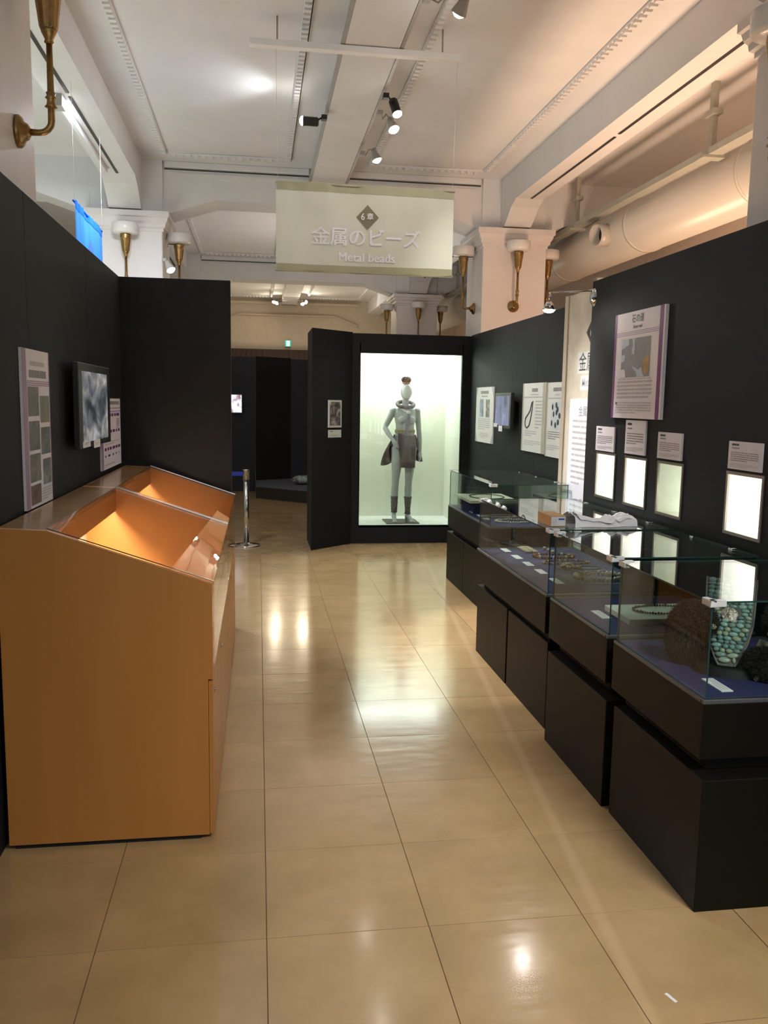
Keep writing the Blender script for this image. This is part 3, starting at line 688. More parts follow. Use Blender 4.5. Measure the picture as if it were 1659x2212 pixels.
# small screen on far right wall
t = thing('wall_screen', 'wall screen with a bluish picture between the white posters', 'screen', (FX, 8.06, 1.415), FR_RIGHTWALL)
MB().box(-.15, .15, .1, .27, .001, .050).build('wall_bracket', [M_blackmetal], t)
MB().box(-.27, .27, 0, .345, .050, .085).build('housing', [M_blackmetal], t, bevel=.004)
MB().rect(-.255, .225, .03, .315, .0855).build('picture', [picture_mat('blue_film', [(.15, .18, .2), (.25, .29, .33), (.25, .27, .42), (.4, .45, .5)], 5, es=.8, stretch=(2, .5, 1), seed=1.3)], t)
for k, (yy, zz) in enumerate([(8.28, 1.425), (8.10, 1.385)]):
    c = thing('caption_card', ['small white card at the lower left corner of the bluish wall screen', 'small white card below the bluish wall screen'][k], 'label', (FX-.086, yy, zz), FR_RIGHTWALL, 'cards under the bluish screen')
    MB().box(-.06, .06, 0, .035+.02*k, 0, .004).build('card', [M_card], c)
    line_rows(c, -.04, .04, .012, .028, 2, .0044, M_inkpale, .45)
# photograph and caption on the angled wing
wd_ = Vector((1.066-.578, 9.70-9.267, 0)).normalized(); FRW = frame(wd_, (0, 0, 1)); wing = lambda s_, z_: Vector((.578, 9.267, z_)) + wd_*s_
t = poster(FRW, wing(.357, 1.360), .210, .305, 'framed old photograph of standing people on the angled black wing', M_boardw, .014, 'framed_photograph', 'photograph')
MB().rect(-.088, .088, .022, .285, .0148).build('picture', [picture_mat('old_photo', [(.03, .022, .022), (.09, .07, .07), (.22, .19, .19), (.5, .5, .5)], 16, seed=5)], t)
t = poster(FRW, wing(.360, 1.248), .205, .085, 'white caption under the framed old photograph', M_boardw, .010, 'caption_board', 'caption')
line_rows(t, -.085, -.03, .062, .070, 1, .0108, M_inkdark, .8, 1, 'title'); line_rows(t, -.085, .07, .012, .03, 2, .0108, M_inkpale, .4)

# beige chapter panel
t = thing('chapter_panel', 'tall beige chapter panel with black diamond and white text sheet between the black walls', 'sign', (2.453, 5.92, 0), FR_RIGHTWALL)
M_stone = pmat('beige_stone_print', (.60, .54, .44), .6, var=.16, scale=5)
MB().box(-.63, .63, 0, 2.50, 0, .03).build('board', [M_stone], t)
MB().box(-.635, -.565, 0, 2.50, .03, .042).build('edge_strip', [pmat('beige_edge', (.50, .43, .33), .55)], t)
z = .0308
d = MB().add([(-.19, 2.19, z), (-.01, 2.02, z), (.17, 2.19, z), (-.01, 2.36, z)], [(0, 1, 2, 3)]).build('diamond', [pmat('olive_black', (.035, .035, .025), .6)], t)
text_part('6章', .115, t, M_white, (-.03, 2.185, z+.001), .002, name='chapter_number')
text_part('金属のビーズ', .150, t, M_inkdark, (-.315, 1.965, z), .0003, 'LEFT', sx=1.0, name='title')
MB().rect(-.34, .55, 1.89, 2.05, z-.0004).build('title_ground', [pmat('pale_print', (.70, .70, .69), .6)], t)
text_part('Metal beads', .085, t, M_inkpale, (-.24, 1.82, z), .0015, 'LEFT', name='subtitle')
MB().rect(-.27, .50, 1.765, 1.875, z-.0004).build('title_ground', [MATS['pale_print']], t)
sh = MB().box(-.46, .60, .40, 1.70, .030, .033).build('text_sheet', [pmat('bluish_white_sheet', (.72, .75, .83), .5, var=.02)], t)
text_part('金属のビーズ', .085, t, M_ink, (-.27, 1.60, .0336), 0, 'LEFT', name='heading')
line_rows(t, -.38, .5, 1.02, 1.54, 12, .0336, M_inkpale, .34, .2, broken=.02)
text_part('Metal beads', .05, t, M_inkdark, (-.17, .925, .0336), .001, 'LEFT', name='heading')
line_rows(t, -.38, .5, .5, .88, 8, .0336, M_inkpale, .3)

# ================================================================== HANGING BANNERS
def banner(frm, org, wd, ht, fabric, label, wire_top, wires, hem):
    """org: lower left corner as seen"""
    t = thing('hanging_banner', label, 'banner', org, frm, 'chapter banners hung from the ceiling')
    def surf(u, v):
        fold = .005*math.sin(u*9+1.0)*(.4+.6*v) + .0035*math.sin(u*23+v*2) + .0025*math.sin(u*57+v*5)*max(0, v-.55)*2
        return (u*wd, v*ht + .006*math.sin(u*5)*(v-.5), fold)
    MB().grid(surf, 120, 24).build('cloth', [fabric], t)
    for v0, v1, q in ((.90, 1.0, 1), (0, .085, 1)):
        MB().grid(lambda u, v: (lambda p: (p[0], p[1], p[2]+.002))(surf(u, v0+(v1-v0)*v)), 120, 2).build('hem', [hem], t)
    for y in (.004, ht-.010):
        MB().lathe([(.007, -.005), (.007, wd+.005)], o=(0, y, -.006), ax='x', n=10).build('rod', [hem], t)
    for x, x2 in wires:
        MB().tube([(x, ht, 0), (x2, wire_top-org[2], 0)], .0012, n=5).build('wire', [pmat('nylon_wire', (.7, .7, .68), .4)], t)
    return t, surf
def fabric_mat(name, col, trans=.35, seethru=.06):
    m, nt, out = node_mat(name); N = nt.nodes; L = nt.links
    df = N.new('ShaderNodeBsdfDiffuse'); tl = N.new('ShaderNodeBsdfTranslucent'); tr = N.new('ShaderNodeBsdfTransparent')
    tc = N.new('ShaderNodeTexCoord'); nz = N.new('ShaderNodeTexNoise'); nz.inputs['Scale'].default_value = 4; L.new(tc.outputs['Object'], nz.inputs['Vector'])
    cr = N.new('ShaderNodeValToRGB'); L.new(nz.outputs[0], cr.inputs[0])
    cr.color_ramp.elements[0].color = tuple(c*.93 for c in col)+(1,); cr.color_ramp.elements[1].color = tuple(min(1, c*1.05) for c in col)+(1,)
    L.new(cr.outputs[0], df.inputs[0]); L.new(cr.outputs[0], tl.inputs[0])
    m1 = N.new('ShaderNodeMixShader'); m1.inputs[0].default_value = trans; L.new(df.outputs[0], m1.inputs[1]); L.new(tl.outputs[0], m1.inputs[2])
    m2 = N.new('ShaderNodeMixShader'); m2.inputs[0].default_value = seethru; L.new(m1.outputs[0], m2.inputs[1]); L.new(tr.outputs[0], m2.inputs[2])
    L.new(m2.outputs[0], out.inputs[0]); return m
M_cream = fabric_mat('cream_banner_cloth', (.66, .67, .56), .2)
M_blue = fabric_mat('blue_banner_cloth', (.06, .24, .85), .4, .0)
BY = 5.94
t, sf = banner(FR_FACING, (.122, BY, 2.528), 1.225, .586, M_cream, 'cream cloth banner with dark diamond and white lettering hung across the aisle', 3.952, [(.012, .0), (1.213, 1.225)], fabric_mat('cream_hem_cloth', (.52, .51, .36)))
zt = 0
def drape(o, surf_, wd, ht, lift):
    for v_ in o.data.vertices:
        x = o.location.x+v_.co.x*o.scale.x; y = o.location.y+v_.co.y
        v_.co.z = surf_(x/wd, y/ht)[2] + lift
    return o
BW, BH = 1.225, .586
def diamond(pts, mat, surf_, wd, ht):
    a, b_, c, d_ = [Vector(p+(0,)) for p in pts]
    o = MB().grid(lambda u, v: tuple((a*(1-u)+b_*u)*(1-v)+(d_*(1-u)+c*u)*v), 12, 12).build('diamond', [mat], t)
    return drape(o, surf_, wd, ht, .004)
diamond([(.545, .375), (.622, .293), (.700, .375), (.622, .457)], pmat('taupe_print2', (.20, .18, .11), .7), sf, BW, BH)
drape(text_part('6', .062, t, M_white, (.590, .377, 0), .0008, name='chapter_number', sx=.85), sf, BW, BH, .0075)
drape(text_part('章', .048, t, M_white, (.640, .377, 0), .0003, name='chapter_number'), sf, BW, BH, .0075)
M_letter = pmat('lilac_white_lettering', (.84, .82, .88), .6)
drape(bold_text(.0016, '金属のビーズ', .128, t, M_letter, (.617, .232, 0), .0009, name='title', space=.97), sf, BW, BH, .006)
drape(bold_text(.0022, 'Metal beads', .082, t, M_letter, (.620, .105, 0), 0, name='subtitle'), sf, BW, BH, .006)
hr = thing('hanging_rail', 'white ceiling rail from which the cream banner hangs', 'rail', (-.05, BY, 3.965))
MB().box(0, 1.42, -.03, .03, -.012, .030).build('rail_bar', [M_white], hr, bevel=.003)
for x in (.18, 1.29): MB().lathe([(.006, .03), (.006, CZ-3.965)], o=(x, 0, 0), n=8).build('hanger_rod', [M_greyrail], hr)
t, sf = banner(FR_LEFTWALL, (-1.30, 6.53, 2.50), 1.12, .555, M_blue, 'bright blue cloth banner hung over the left black wall', 3.9, [(.012, .012), (1.1, 1.1)], fabric_mat('blue_hem_cloth', (.03, .17, .72), .4, 0))
diamond([(.50, .29), (.58, .20), (.66, .29), (.58, .38)], pmat('deep_blue_print', (.02, .10, .38), .7), sf, 1.12, .555)
MB().rect(.20, .96, .08, .17, .016).build('lettering_band', [pmat('pale_blue_letter', (.25, .5, .9), .7)], t)
area('added_banner_light', (-.2+-.85, 7.1, 3.75), (-.3, 0, -1), .5, .5, 85, (.85, .9, 1.0))  # unseen area light added to brighten the blue banner

# ================================================================== TRACK LAMPS
def track_lamp(mount, head, d, label, power=30, col=(1.0, .97, .93), dark=True, glow=40, ang=50, group='spot lamps on the central beam', kind='can'):
    t = thing('track_lamp', label, 'spot lamp', mount, group=group)
    m0 = Vector(mount); h = Vector(head)-m0; d = Vector(d).normalized()
    mm = M_blackmetal if dark else M_greyrail
    sgn = 1 if h.x > 0 else -1
    MB().box(min(0, sgn*.045), max(0, sgn*.045), -.03, .03, -.018, .018).build('mount', [mm], t, bevel=.003)
    back = h - d*.10
    if kind == 'can':
        MB().tube([(sgn*.04, 0, 0), tuple(back)], .007, n=8).build('arm', [mm], t)
    else:
        mid = (Vector((sgn*.04, 0, 0))+back)/2
        MB().tube([(sgn*.04, 0, 0), tuple(mid*.6+Vector((0, 0, -.03))), tuple(mid+Vector((0, 0, .02))), tuple(back)], .006, n=8).build('arm', [mm], t)
    q = d.to_track_quat('Z', 'Y').to_matrix()
    def cone(prof, nm, mt):
        mb = MB().lathe(prof, n=18); mb.v = [tuple(q @ Vector(p) + h) for p in mb.v]; return mb.build(nm, [mt], t)
    if kind == 'can': cone([(.030, -.13), (.036, -.12), (.036, -.02), (.040, 0), (.034, -.004), (.03, -.02)], 'lamp_head', mm)
    else: cone([(.022, -.11), (.026, -.08), (.045, -.01), (.048, .0), (.042, -.004), (.03, -.04)], 'lamp_head', mm)
    cone([(.0, -.030), (.030, -.022), (.038, -.006), (.034, .008), (.018, .020), (.0, .024)], 'bulb', emat('far_lamp_glow' if 'far' in group else 'lamp_glow', (1, .86, .62) if 'far' in group else (1, .96, .88), 260 if 'far' in group else 60))
    l = bpy.data.lights.new('spot', 'SPOT'); l.energy = power; l.color = col; l.spot_size = math.radians(ang); l.spot_blend = .6; l.shadow_soft_size = .04
    o = bpy.data.objects.new('lamp_beam', l); COL.objects.link(o); o.parent = t; o.location = h + d*.03; aim(o, d)
    return t
track_lamp((.562, 7.25, 3.95), (.36, 7.20, 3.90), (-1, -.05, .0), 'black spot lamp on the left side of the central beam', 11, (.93, .96, 1.0), True, ang=115)
track_lamp((.945, 6.70, 3.96), (1.075, 6.80, 3.87), (.27, -.42, -1), 'black spot lamp hanging straight down right of the central beam', 230, ang=46)
track_lamp((.945, 7.02, 3.94), (1.085, 7.02, 3.82), (.30, -.48, -1), 'grey spot lamp beside the downward black lamp', 230, dark=False, kind='cone', ang=46)
track_lamp((.945, 8.18, 3.95), (1.10, 8.12, 3.88), (.35, -.15, -1), 'grey spot lamp nearest the cross beam above the banner', 150, dark=False, kind='cone', ang=80)
track_lamp((.945, 5.1, 3.96), (1.16, 5.12, 3.90), (-.42, .85, -1), 'spot lamp cut by the upper edge above the white hanging rail', 30, dark=False, kind='cone', ang=90)
track_lamp((.562, 20.0, 3.95), (.36, 19.9, 3.88), (-.3, -.7, -1), 'far spot lamp on the left of the distant beam, the lower of two', 60, (1, .85, .6), dark=False, group='far spot lamps', kind='cone', glow=60)
track_lamp((.562, 20.9, 3.98), (.44, 20.8, 3.96), (-.6, -.7, -.6), 'far spot lamp above its neighbour left of the distant beam', 40, (1, .85, .6), dark=False, group='far spot lamps', kind='cone', glow=40)
track_lamp((.945, 20.0, 3.95), (1.02, 19.9, 3.86), (.3, -.7, -1), 'far spot lamp below the distant beam on its right', 60, (1, .85, .6), dark=False, group='far spot lamps', kind='cone', glow=60)
track_lamp((.945, 20.4, 3.98), (1.12, 20.3, 3.95), (.7, -.5, -.2), 'far spot lamp right of the distant beam throwing light along the ceiling', 40, (.95, .95, 1), dark=False, group='far spot lamps', kind='cone', glow=60)
track_lamp((-1.0, 9.40, 3.10), (-.87, 9.0, 2.94), (.5, -.4, -1), 'bright lamp clipped beside the column behind the blue banner', 30, dark=False, group='lamps over the partitions', kind='cone', glow=70)
# clip lamp on the end of the right wall
t = thing('clip_lamp', 'bright clip lamp on a long thin arm at the end of the black niche wall', 'spot lamp', (2.14, 5.25, 2.435))
MB().box(-.02, .06, -.03, .03, -.06, .02).build('clamp', [M_chrome], t, bevel=.003)
MB().ball((0, -.005, -.10), (.05, .05, .065), 10, 8).build('joint_cluster', [M_chrome], t)
MB().tube([(-.02, 0, -.06), (-.30, .03, -.075)], .005, n=8).build('arm', [M_chrome], t)
MB().tube([(-.30, .03, -.07), (-.305, .03, -.13)], .008, n=8).build('swivel', [M_chrome], t)
MB().lathe([(.012, -.13), (.022, -.14), (.045, -.185), (.042, -.185), (.02, -.15)], o=(-.305, .03, 0), n=18).build('reflector', [M_chrome], t)
MB().lathe([(.0, -.172), (.036, -.176), (.038, -.186), (.026, -.198), (0, -.204)], o=(-.305, .03, 0), n=18).build('bulb', [emat('clip_glow', (1, .97, .92), 140)], t)
l = bpy.data.lights.new('clip', 'SPOT'); l.energy = 7; l.spot_size = 2.0; l.spot_blend = .7; l.color = (1, .97, .92); l.shadow_soft_size = .04
o = bpy.data.objects.new('lamp_beam', l); COL.objects.link(o); o.parent = t; o.location = (-.305, .03, -.215); aim(o, (.45, .45, -1))

# ================================================================== DUCT IN THE RIGHT AISLE
t = thing('air_duct', 'large round grey air duct running along the right aisle', 'duct', (3.85, 0, 3.45))
MB().lathe([(.262, 4.4), (.262, 21.4)], ax='y', n=40).build('duct_tube', [M_duct], t)
for y in (6.2, 8.2, 10.3, 12.4, 14.5): MB().lathe([(.262, y), (.269, y+.004), (.269, y+.036), (.262, y+.04)], ax='y', n=40).build('joint_band', [M_duct], t)
def stub(y):
    q = Vector((-1, -.25, -.12)).normalized().to_track_quat('Z', 'Y').to_matrix()
    mb = MB().lathe([(.112, .20), (.112, .40), (.100, .40), (.100, .26)], n=28); mb.v = [tuple(q @ Vector(p)+Vector((0, y, 0))) for p in mb.v]; mb.build('outlet', [M_duct], t)
    mb = MB().lathe([(.0, .27), (.1, .27), (.1, .28), (0, .28)], n=20); mb.v = [tuple(q @ Vector(p)+Vector((0, y, 0))) for p in mb.v]; mb.build('outlet_damper', [M_rail], t)
stub(8.72); stub(13.4)
t = thing('cable_tray', 'grey cable tray hung on brackets above the round duct', 'tray', (3.51, 0, 3.60))
MB().box(-.05, .05, 4.4, 21, 0, .012).box(-.05, -.044, 4.4, 21, .012, .05).build('tray', [pmat('grey_green_tray', (.40, .40, .34), .5)], t)
for y in (6.45, 9.3, 12.2, 15):
    MB().box(-.02, .02, y-.03, y+.03, .012, CZ-3.60).box(-.09, .09, y-.05, y+.05, -.02, 0).build('bracket', [MATS['grey_green_tray']], t)
    MB().box(-.04, .04, y-.07, y+.07, .30, .34).build('bracket_foot', [MATS['grey_green_tray']], t)
# strip fitting on the left beam
t = thing('strip_fitting', 'white strip fitting beside the dark rail under the left beam', 'ceiling fitting', (-1.46, 6.95, 3.86))
MB().box(-.02, .02, 0, 1.9, -.05, 0).build('housing', [M_plaster], t, bevel=.004); MB().box(-.04, .04, -.14, .0, -.085, 0).build('end_box', [M_greyrail], t, bevel=.004)

# ================================================================== STANCHION, FAR PLATFORM, EXIT SIGN
t = thing('barrier_post', 'chrome barrier post with blue belt by the gap past the end partition', 'barrier post', (-.137, 9.62, 0))
MB().lathe([(0, 0), (.155, 0), (.158, .006), (.150, .014), (.09, .022), (.04, .030), (.034, .04), (0, .04)], n=36).build('base', [M_chrome], t)
MB().lathe([(.030, .03), (.030, .77)], n=24).build('pole', [M_chrome], t)
MB().lathe([(.036, .755), (.036, .86), (.040, .862), (.040, .872), (0, .874)], n=24).build('belt_head', [M_chrome], t)
MB().box(-.7, -.03, -.003, .003, .800, .846).build('belt', [pmat('blue_belt_web', (.010, .022, .26), .6)], t)
t = thing('platform', 'low dark platform with grey carpet in the far dark gallery', 'platform', (0, 0, 0))
pl = [(-.042, 14.39), (.757, 13.66), (1.35, 13.12), (2.1, 13.9), (2.1, 15.9), (.60, 15.9), (-.042, 15.48)]
MB().prism(pl, lambda p, q, s_: (p, q, s_), 0, .192).build('platform_body', [pmat('dark_platform_board', (.022, .018, .015), .6)], t)
MB().prism([(p*.995+.003, q) for p, q in pl], lambda p, q, s_: (p, q, s_), .192, .2).build('carpet', [pmat('slate_carpet', (.09, .10, .13), .95, var=.15, scale=80)], t)
t = thing('beaded_object', 'mint green beaded lump-shaped object lying on the far platform', 'beadwork', (.78, 14.75, .207))
def lump(u, v):
    a = 2*PI*u; ph = PI*v; r = 1+.10*math.sin(5*a)+.06*math.sin(9*a+2)
    return (.19*r*math.sin(ph)*math.cos(a), .13*r*math.sin(ph)*math.sin(a), .075+.073*math.cos(ph)*(1+.08*math.sin(7*a)))
MB().grid(lump, 48, 20).build('beaded_body', [picture_mat('mint_beads', [(.10, .05, .06), (.25, .42, .34), (.38, .55, .47), (.2, .15, .22), (.32, .5, .42)], 9, seed=2.7)], t)
for k in range(7):
    MB().ball((-.17+.05*k, -.11-.02*math.sin(k), .06+.03*math.sin(k*2)), .018, 10, 6).build('bead_knob', [pmat('pink_bead', (.35, .2, .2), .5)], t)
MB().tube([(.10, .08, .15), (.13, .1, .25), (.17, .12, .5)], [.04, .035, .05], n=10).build('leg', [pmat('grey_lilac_cloth', (.2, .2, .26), .8)], t)
t = thing('wall_screen', 'small bright screen on the far navy partition', 'screen', (-.395, 15.5, 1.405), FR_FACING)
MB().box(-.14, .125, 0, .36, .001, .05).build('housing', [M_blackmetal], t, bevel=.004)
MB().rect(-.115, .1, .02, .335, .0505).build('picture', [picture_mat('bright_film', [(.06, .08, .12), (.35, .2, .2), (.5, .48, .6), (.8, .8, .9), (.7, .5, .15)], 7, es=1.3, stretch=(2, 1, 1), seed=6)], t)
t = thing('exit_sign', 'small green and white emergency exit sign on the far beige wall', 'exit sign', (.737, 21.5, 2.985), FR_FACING)
MB().box(-.078, .078, 0, .158, .001, .05).build('housing', [M_plaster], t, bevel=.004)
MB().rect(-.074, .074, .004, .154, .0505).build('green_panel', [emat('exit_green', (.03, .52, .30), 1.0)], t)
wmat = emat('exit_white', (.85, 1, .92), 1.3)
MB().rect(-.040, .040, .015, .143, .0510).build('door_pictogram', [wmat], t)
run = MB(); run.add([(.012+.011*math.cos(2*PI*k/10), .120+.011*math.sin(2*PI*k/10), .0514) for k in range(10)], [tuple(range(10))])
for a, b_, c, d_, w_ in ((.004, .105, -.004, .070, .012), (.0, .098, -.026, .085, .007), (.004, .1, .026, .088, .007), (-.004, .072, .018, .055, .009), (.018, .055, .014, .026, .009), (-.004, .072, -.012, .045, .009), (-.012, .045, -.034, .034, .009)):
    dx, dy = c-a, d_-b_; n_ = math.hypot(dx, dy); px, py = -dy/n_*w_/2, dx/n_*w_/2
    run.add([(a+px, b_+py, .0514), (a-px, b_-py, .0514), (c-px, d_-py, .0514), (c+px, d_+py, .0514)], [(0, 1, 2, 3)])
run.build('running_figure', [MATS['exit_green']], t, norm=False)

# ================================================================== SHOWCASE WITH THE MANNEQUIN
t = thing('tall_showcase', 'tall white lit showcase let into the black partition', 'showcase', (QX0, QY+.05, 0))
M_show = pmat('showcase_white_lining', (.82, .84, .72), .7, var=.01)
lx = QX1-QX0; dp = .80
MB().box(0, lx, dp-.01, dp, QZ0, QZ1+.12).build('back_lining', [M_show], t)
MB().box(-.01, 0, -.05, dp-.01, QZ0, QZ1+.12).build('side_lining', [M_show], t); MB().box(lx, lx+.01, -.05, dp-.01, QZ0, QZ1+.12).build('side_lining', [M_show], t)
MB().box(0, lx, -.05, dp-.01, QZ0-.02, QZ0).build('floor_lining', [pmat('showcase_floor', (.86, .88, .84), .5)], t)
MB().box(.001, lx-.001, -.046, -.040, QZ0+.001, QZ1-.001).build('front_glass', [M_glass], t)
MB().rect(.05, lx-.05, .42, dp-.06, QZ1+.115).build('light_ceiling', [emat('showcase_lamp', (.96, 1.0, .97), 2.5)], t)
area('showcase_light', (lx/2, .50, QZ1+.10), (0, .05, -1), lx-.12, .22, 15, (.95, 1.0, .97), t)
MX, MY, MZ = 1.742, 10.02, QZ0
def PX(x): return (x-580)*.001105
def PZ(y): return (1946-y)*.001099 + .012
t = thing('mannequin', 'grey faceless female mannequin standing in the lit showcase in beadwork dress', 'mannequin', (MX, MY, MZ))
bp = MB().box(-.235, .165, -.20, .17, .0005, .012).build('base_plate', [pmat('dark_steel_plate', (.10, .10, .095), .4, .5)], t)
# body: overlapping tapered pieces fused into one skin
body = MB()
def limb(pts, rs, n=14): body.tube(pts, rs, n=n)
def ring_loft(rows, n=28):
    V = []; F = []
    for (z_, cx, cy, rx, ry) in rows:
        for k in range(n):
            a = 2*PI*k/n; V.append((cx+rx*math.cos(a), cy+ry*math.sin(a), z_))
    for i in range(len(rows)-1):
        for k in range(n): F.append((i*n+k, i*n+(k+1) % n, (i+1)*n+(k+1) % n, (i+1)*n+k))
    F.append(tuple(range(n))[::-1]); F.append(tuple(range((len(rows)-1)*n, len(rows)*n)))
    body.add(V, F, 0, True)
ring_loft([(PZ(1310), .0, 0, .085, .075), (PZ(1230), 0, .005, .145, .098), (PZ(1140), 0, .01, .150, .105), (PZ(1060), 0, .005, .138, .095), (PZ(980), 0, -.002, .116, .082), (PZ(940), 0, -.004, .110, .078),
           (PZ(890), .0, -.002, .112, .080), (PZ(840), 0, 0, .124, .088), (PZ(790), 0, .004, .132, .088), (PZ(750), 0, .010, .140, .078), (PZ(722), 0, .016, .128, .062), (PZ(704), 0, .018, .088, .050), (PZ(690), .0, .018, .05, .044)])
ring_loft([(PZ(715), 0, .018, .055, .050), (PZ(690), .001, .014, .044, .044), (PZ(650), .003, .008, .040, .042), (PZ(610), .006, .0, .041, .045), (PZ(590), .008, -.004, .044, .05)], 20)
body.ball((.008, .004, PZ(532)), (.069, .084, .098), 24, 16)          # skull
body.ball((.009, -.024, PZ(575)), (.050, .055, .050), 20, 12)         # jaw
for sx, px in ((-1, 540), (1, 643)):
    body.ball((PX(px), -.066, PZ(835)), (.048, .042, .048), 16, 10)   # bust
    body.ball((PX(px)+sx*.004, -.104, PZ(845)), (.010, .010, .010), 8, 6)
    body.ball((sx*.145, .012, PZ(742)), (.046, .046, .046), 14, 10)   # shoulder
    body.ball((sx*.075, .05, PZ(1165)), (.085, .075, .085), 16, 10)   # seat
# arm with the bent elbow (image left)
limb([(-.146, .012, PZ(745)), (-.185, .022, PZ(820)), (PX(372), .03, PZ(905)), (PX(365), .02, PZ(925)), (PX(395), -.03, PZ(985)), (PX(438), -.085, PZ(1050))], [.042, .038, .031, .032, .030, .022])
limb([(PX(436), -.085, PZ(1046)), (PX(455), -.100, PZ(1080)), (PX(468), -.106, PZ(1100))], [.021, .030, .027])
for k, (dx, dy, dz) in enumerate([(-.024, -.004, .0), (-.010, -.010, -.004), (.004, -.012, -.004), (.017, -.008, .0)]):
    b0 = Vector((PX(466)+dx, -.108+dy, PZ(1098)+dz))
    limb([b0, b0+Vector((.010, -.008, -.024)), b0+Vector((.021, -.002, -.038)), b0+Vector((.026, .008, -.046+.004*abs(k-1)))], [.0092, .0088, .0082, .0072], 8)
limb([(PX(452), -.112, PZ(1075)), (PX(478), -.130, PZ(1090)), (PX(494), -.126, PZ(1108))], [.010, .0095, .008], 8)
# straight arm (image right)
limb([(.146, .012, PZ(745)), (.160, .016, PZ(830)), (PX(738), .012, PZ(950)), (PX(745), .002, PZ(1040)), (PX(746), -.014, PZ(1120)), (PX(748), -.020, PZ(1180))], [.042, .036, .031, .030, .025, .020])
limb([(PX(748), -.020, PZ(1178)), (PX(746), -.026, PZ(1212)), (PX(746), -.028, PZ(1236))], [.019, .028, .026])
for k, (dx, dy) in enumerate([(.010, -.026), (.016, -.010), (.016, .006), (.010, .020)]):
    b0 = Vector((PX(744)+dx*.6, -.028+dy, PZ(1236)))
    L_ = [.040, .046, .044, .036][k]
    limb([b0, b0+Vector((.004, -.002, -L_*.5)), b0+Vector((-.008, -.002, -L_*.9)), b0+Vector((-.022, 0, -L_))], [.0092, .0088, .008, .007], 8)
limb([(PX(742), -.046, PZ(1210)), (PX(736), -.062, PZ(1232)), (PX(728), -.064, PZ(1252))], [.0105, .0095, .008], 8)
# legs and feet
def leg(hx, kx, ax, tx, turn, sgn):
    limb([(hx, .005, PZ(1130)), (hx+(kx-hx)*.35, -.006, PZ(1260)), (hx+(kx-hx)*.72, -.008, PZ(1390)), (kx, -.006, PZ(1490)), (kx, .0, PZ(1540)), (kx+(ax-kx)*.3, .022, PZ(1610)), (kx+(ax-kx)*.65, .02, PZ(1720)), (ax, .012, PZ(1840)), (ax, .008, PZ(1872))],
         [.078, .070, .056, .046, .043, .046, .038, .026, .026])
    d_ = Vector((math.sin(turn), -math.cos(turn), 0)); s_ = Vector((math.cos(turn), math.sin(turn), 0)); a0 = Vector((ax, .01, 0))
    limb([a0+Vector((0, 0, .075))-d_*.012, a0-d_*.030+Vector((0, 0, .045))], [.026, .026], 12)
    limb([a0-d_*.034+Vector((0, 0, .040)), a0-d_*.036+Vector((0, 0, .012))], [.020, .013], 10)
    limb([a0+Vector((0, 0, .075)), a0+d_*.05+Vector((0, 0, .052)), a0+d_*.105+Vector((0, 0, .024)), a0+d_*.150+Vector((0, 0, .018))], [.028, .027, .024, .016], 14)
    for k in range(5):
        q = -1+k*.5; b0 = a0 + d_*(.118-.010*abs(q*1.2-.4*sgn)) + s_*q*.024 + Vector((0, 0, .016))
        limb([b0, b0+d_*.030, b0+d_*.046+Vector((0, 0, -.003))], [.0105 if k != (0 if sgn > 0 else 4) else .013, .0095, .007], 8)
leg(-.082, PX(485), PX(477), PX(465), -.05, -1)
leg(.080, PX(632), PX(632), PX(665), .33, 1)
bo = body.build('body', [pmat('mannequin_grey', (.47, .48, .475), .42, var=.03)], t)
rm = bo.modifiers.new('remesh', 'REMESH'); rm.mode = 'VOXEL'; rm.voxel_size = .0055; rm.use_smooth_shade = True
sm = bo.modifiers.new('smooth', 'SMOOTH'); sm.iterations = 4; sm.factor = .45
dg = bpy.context.evaluated_depsgraph_get(); me = bpy.data.meshes.new_from_object(bo.evaluated_get(dg)); bo.modifiers.clear(); bo.data = me
for p in me.polygons: p.use_smooth = True
# smooth oval face plate
fp = MB().ball((.009, -.052, PZ(530)), (.060, .046, .086), 28, 18); fp.build('face_plate', [pmat('face_plate_white', (.78, .80, .80), .3, var=.01)], t)
MB().tube([(.009+.0595*math.cos(a), -.050+.004*math.sin(a), PZ(530)+.087*math.sin(a)) for a in [2*PI*k/40 for k in range(40)]], .003, n=6, closed=True).build('face_seam', [pmat('seam_grey', (.25, .25, .25), .6)], t)
# hair knot and band
M_hair = pmat('red_brown_braid', (.17, .075, .055), .75, var=.35, scale=60, bump=.4, bscale=90)
M_lea = pmat('brown_leather', (.105, .062, .056), .7, var=.25, scale=14, bump=.2, bscale=60)
MB().lathe([(.043, 0), (.047, .008), (.046, .026), (.042, .032)], o=(.006, .0, PZ(450)), n=24).build('hair_band', [pmat('orange_band', (.55, .24, .17), .6)], t)
hk = MB()
for k in range(9):
    a = 2*PI*k/9; pts = []
    for j in range(9):
        b_ = PI*j/8; rr = .040+.010*math.sin(b_); pts.append((.006+rr*math.cos(a+b_*.5)*math.sin(.35+b_*.8), rr*math.sin(a+b_*.5)*math.sin(.35+b_*.8), PZ(424)+.004+.036*(-math.cos(b_*.9+.4))+.012))
    hk.tube(pts, .012, n=8)
hk.ball((.006, 0, PZ(414)), (.046, .046, .042), 14, 10).build('hair_knot', [M_hair], t)
# neck ring
nr = MB(); cn = (PX(580), -.015, PZ(668))
nr.tube([(cn[0]+.098*math.cos(a), cn[1]+.088*math.sin(a), cn[2]+.034*math.sin(a)) for a in [2*PI*k/48 for k in range(48)]], [.0235+.0012*math.sin(k*6) for k in range(48)], n=14, closed=True)
nr.build('neck_ring', [pmat('grey_brown_coil', (.15, .108, .105), .6, var=.25, scale=40, bump=.5, bscale=120)], t)
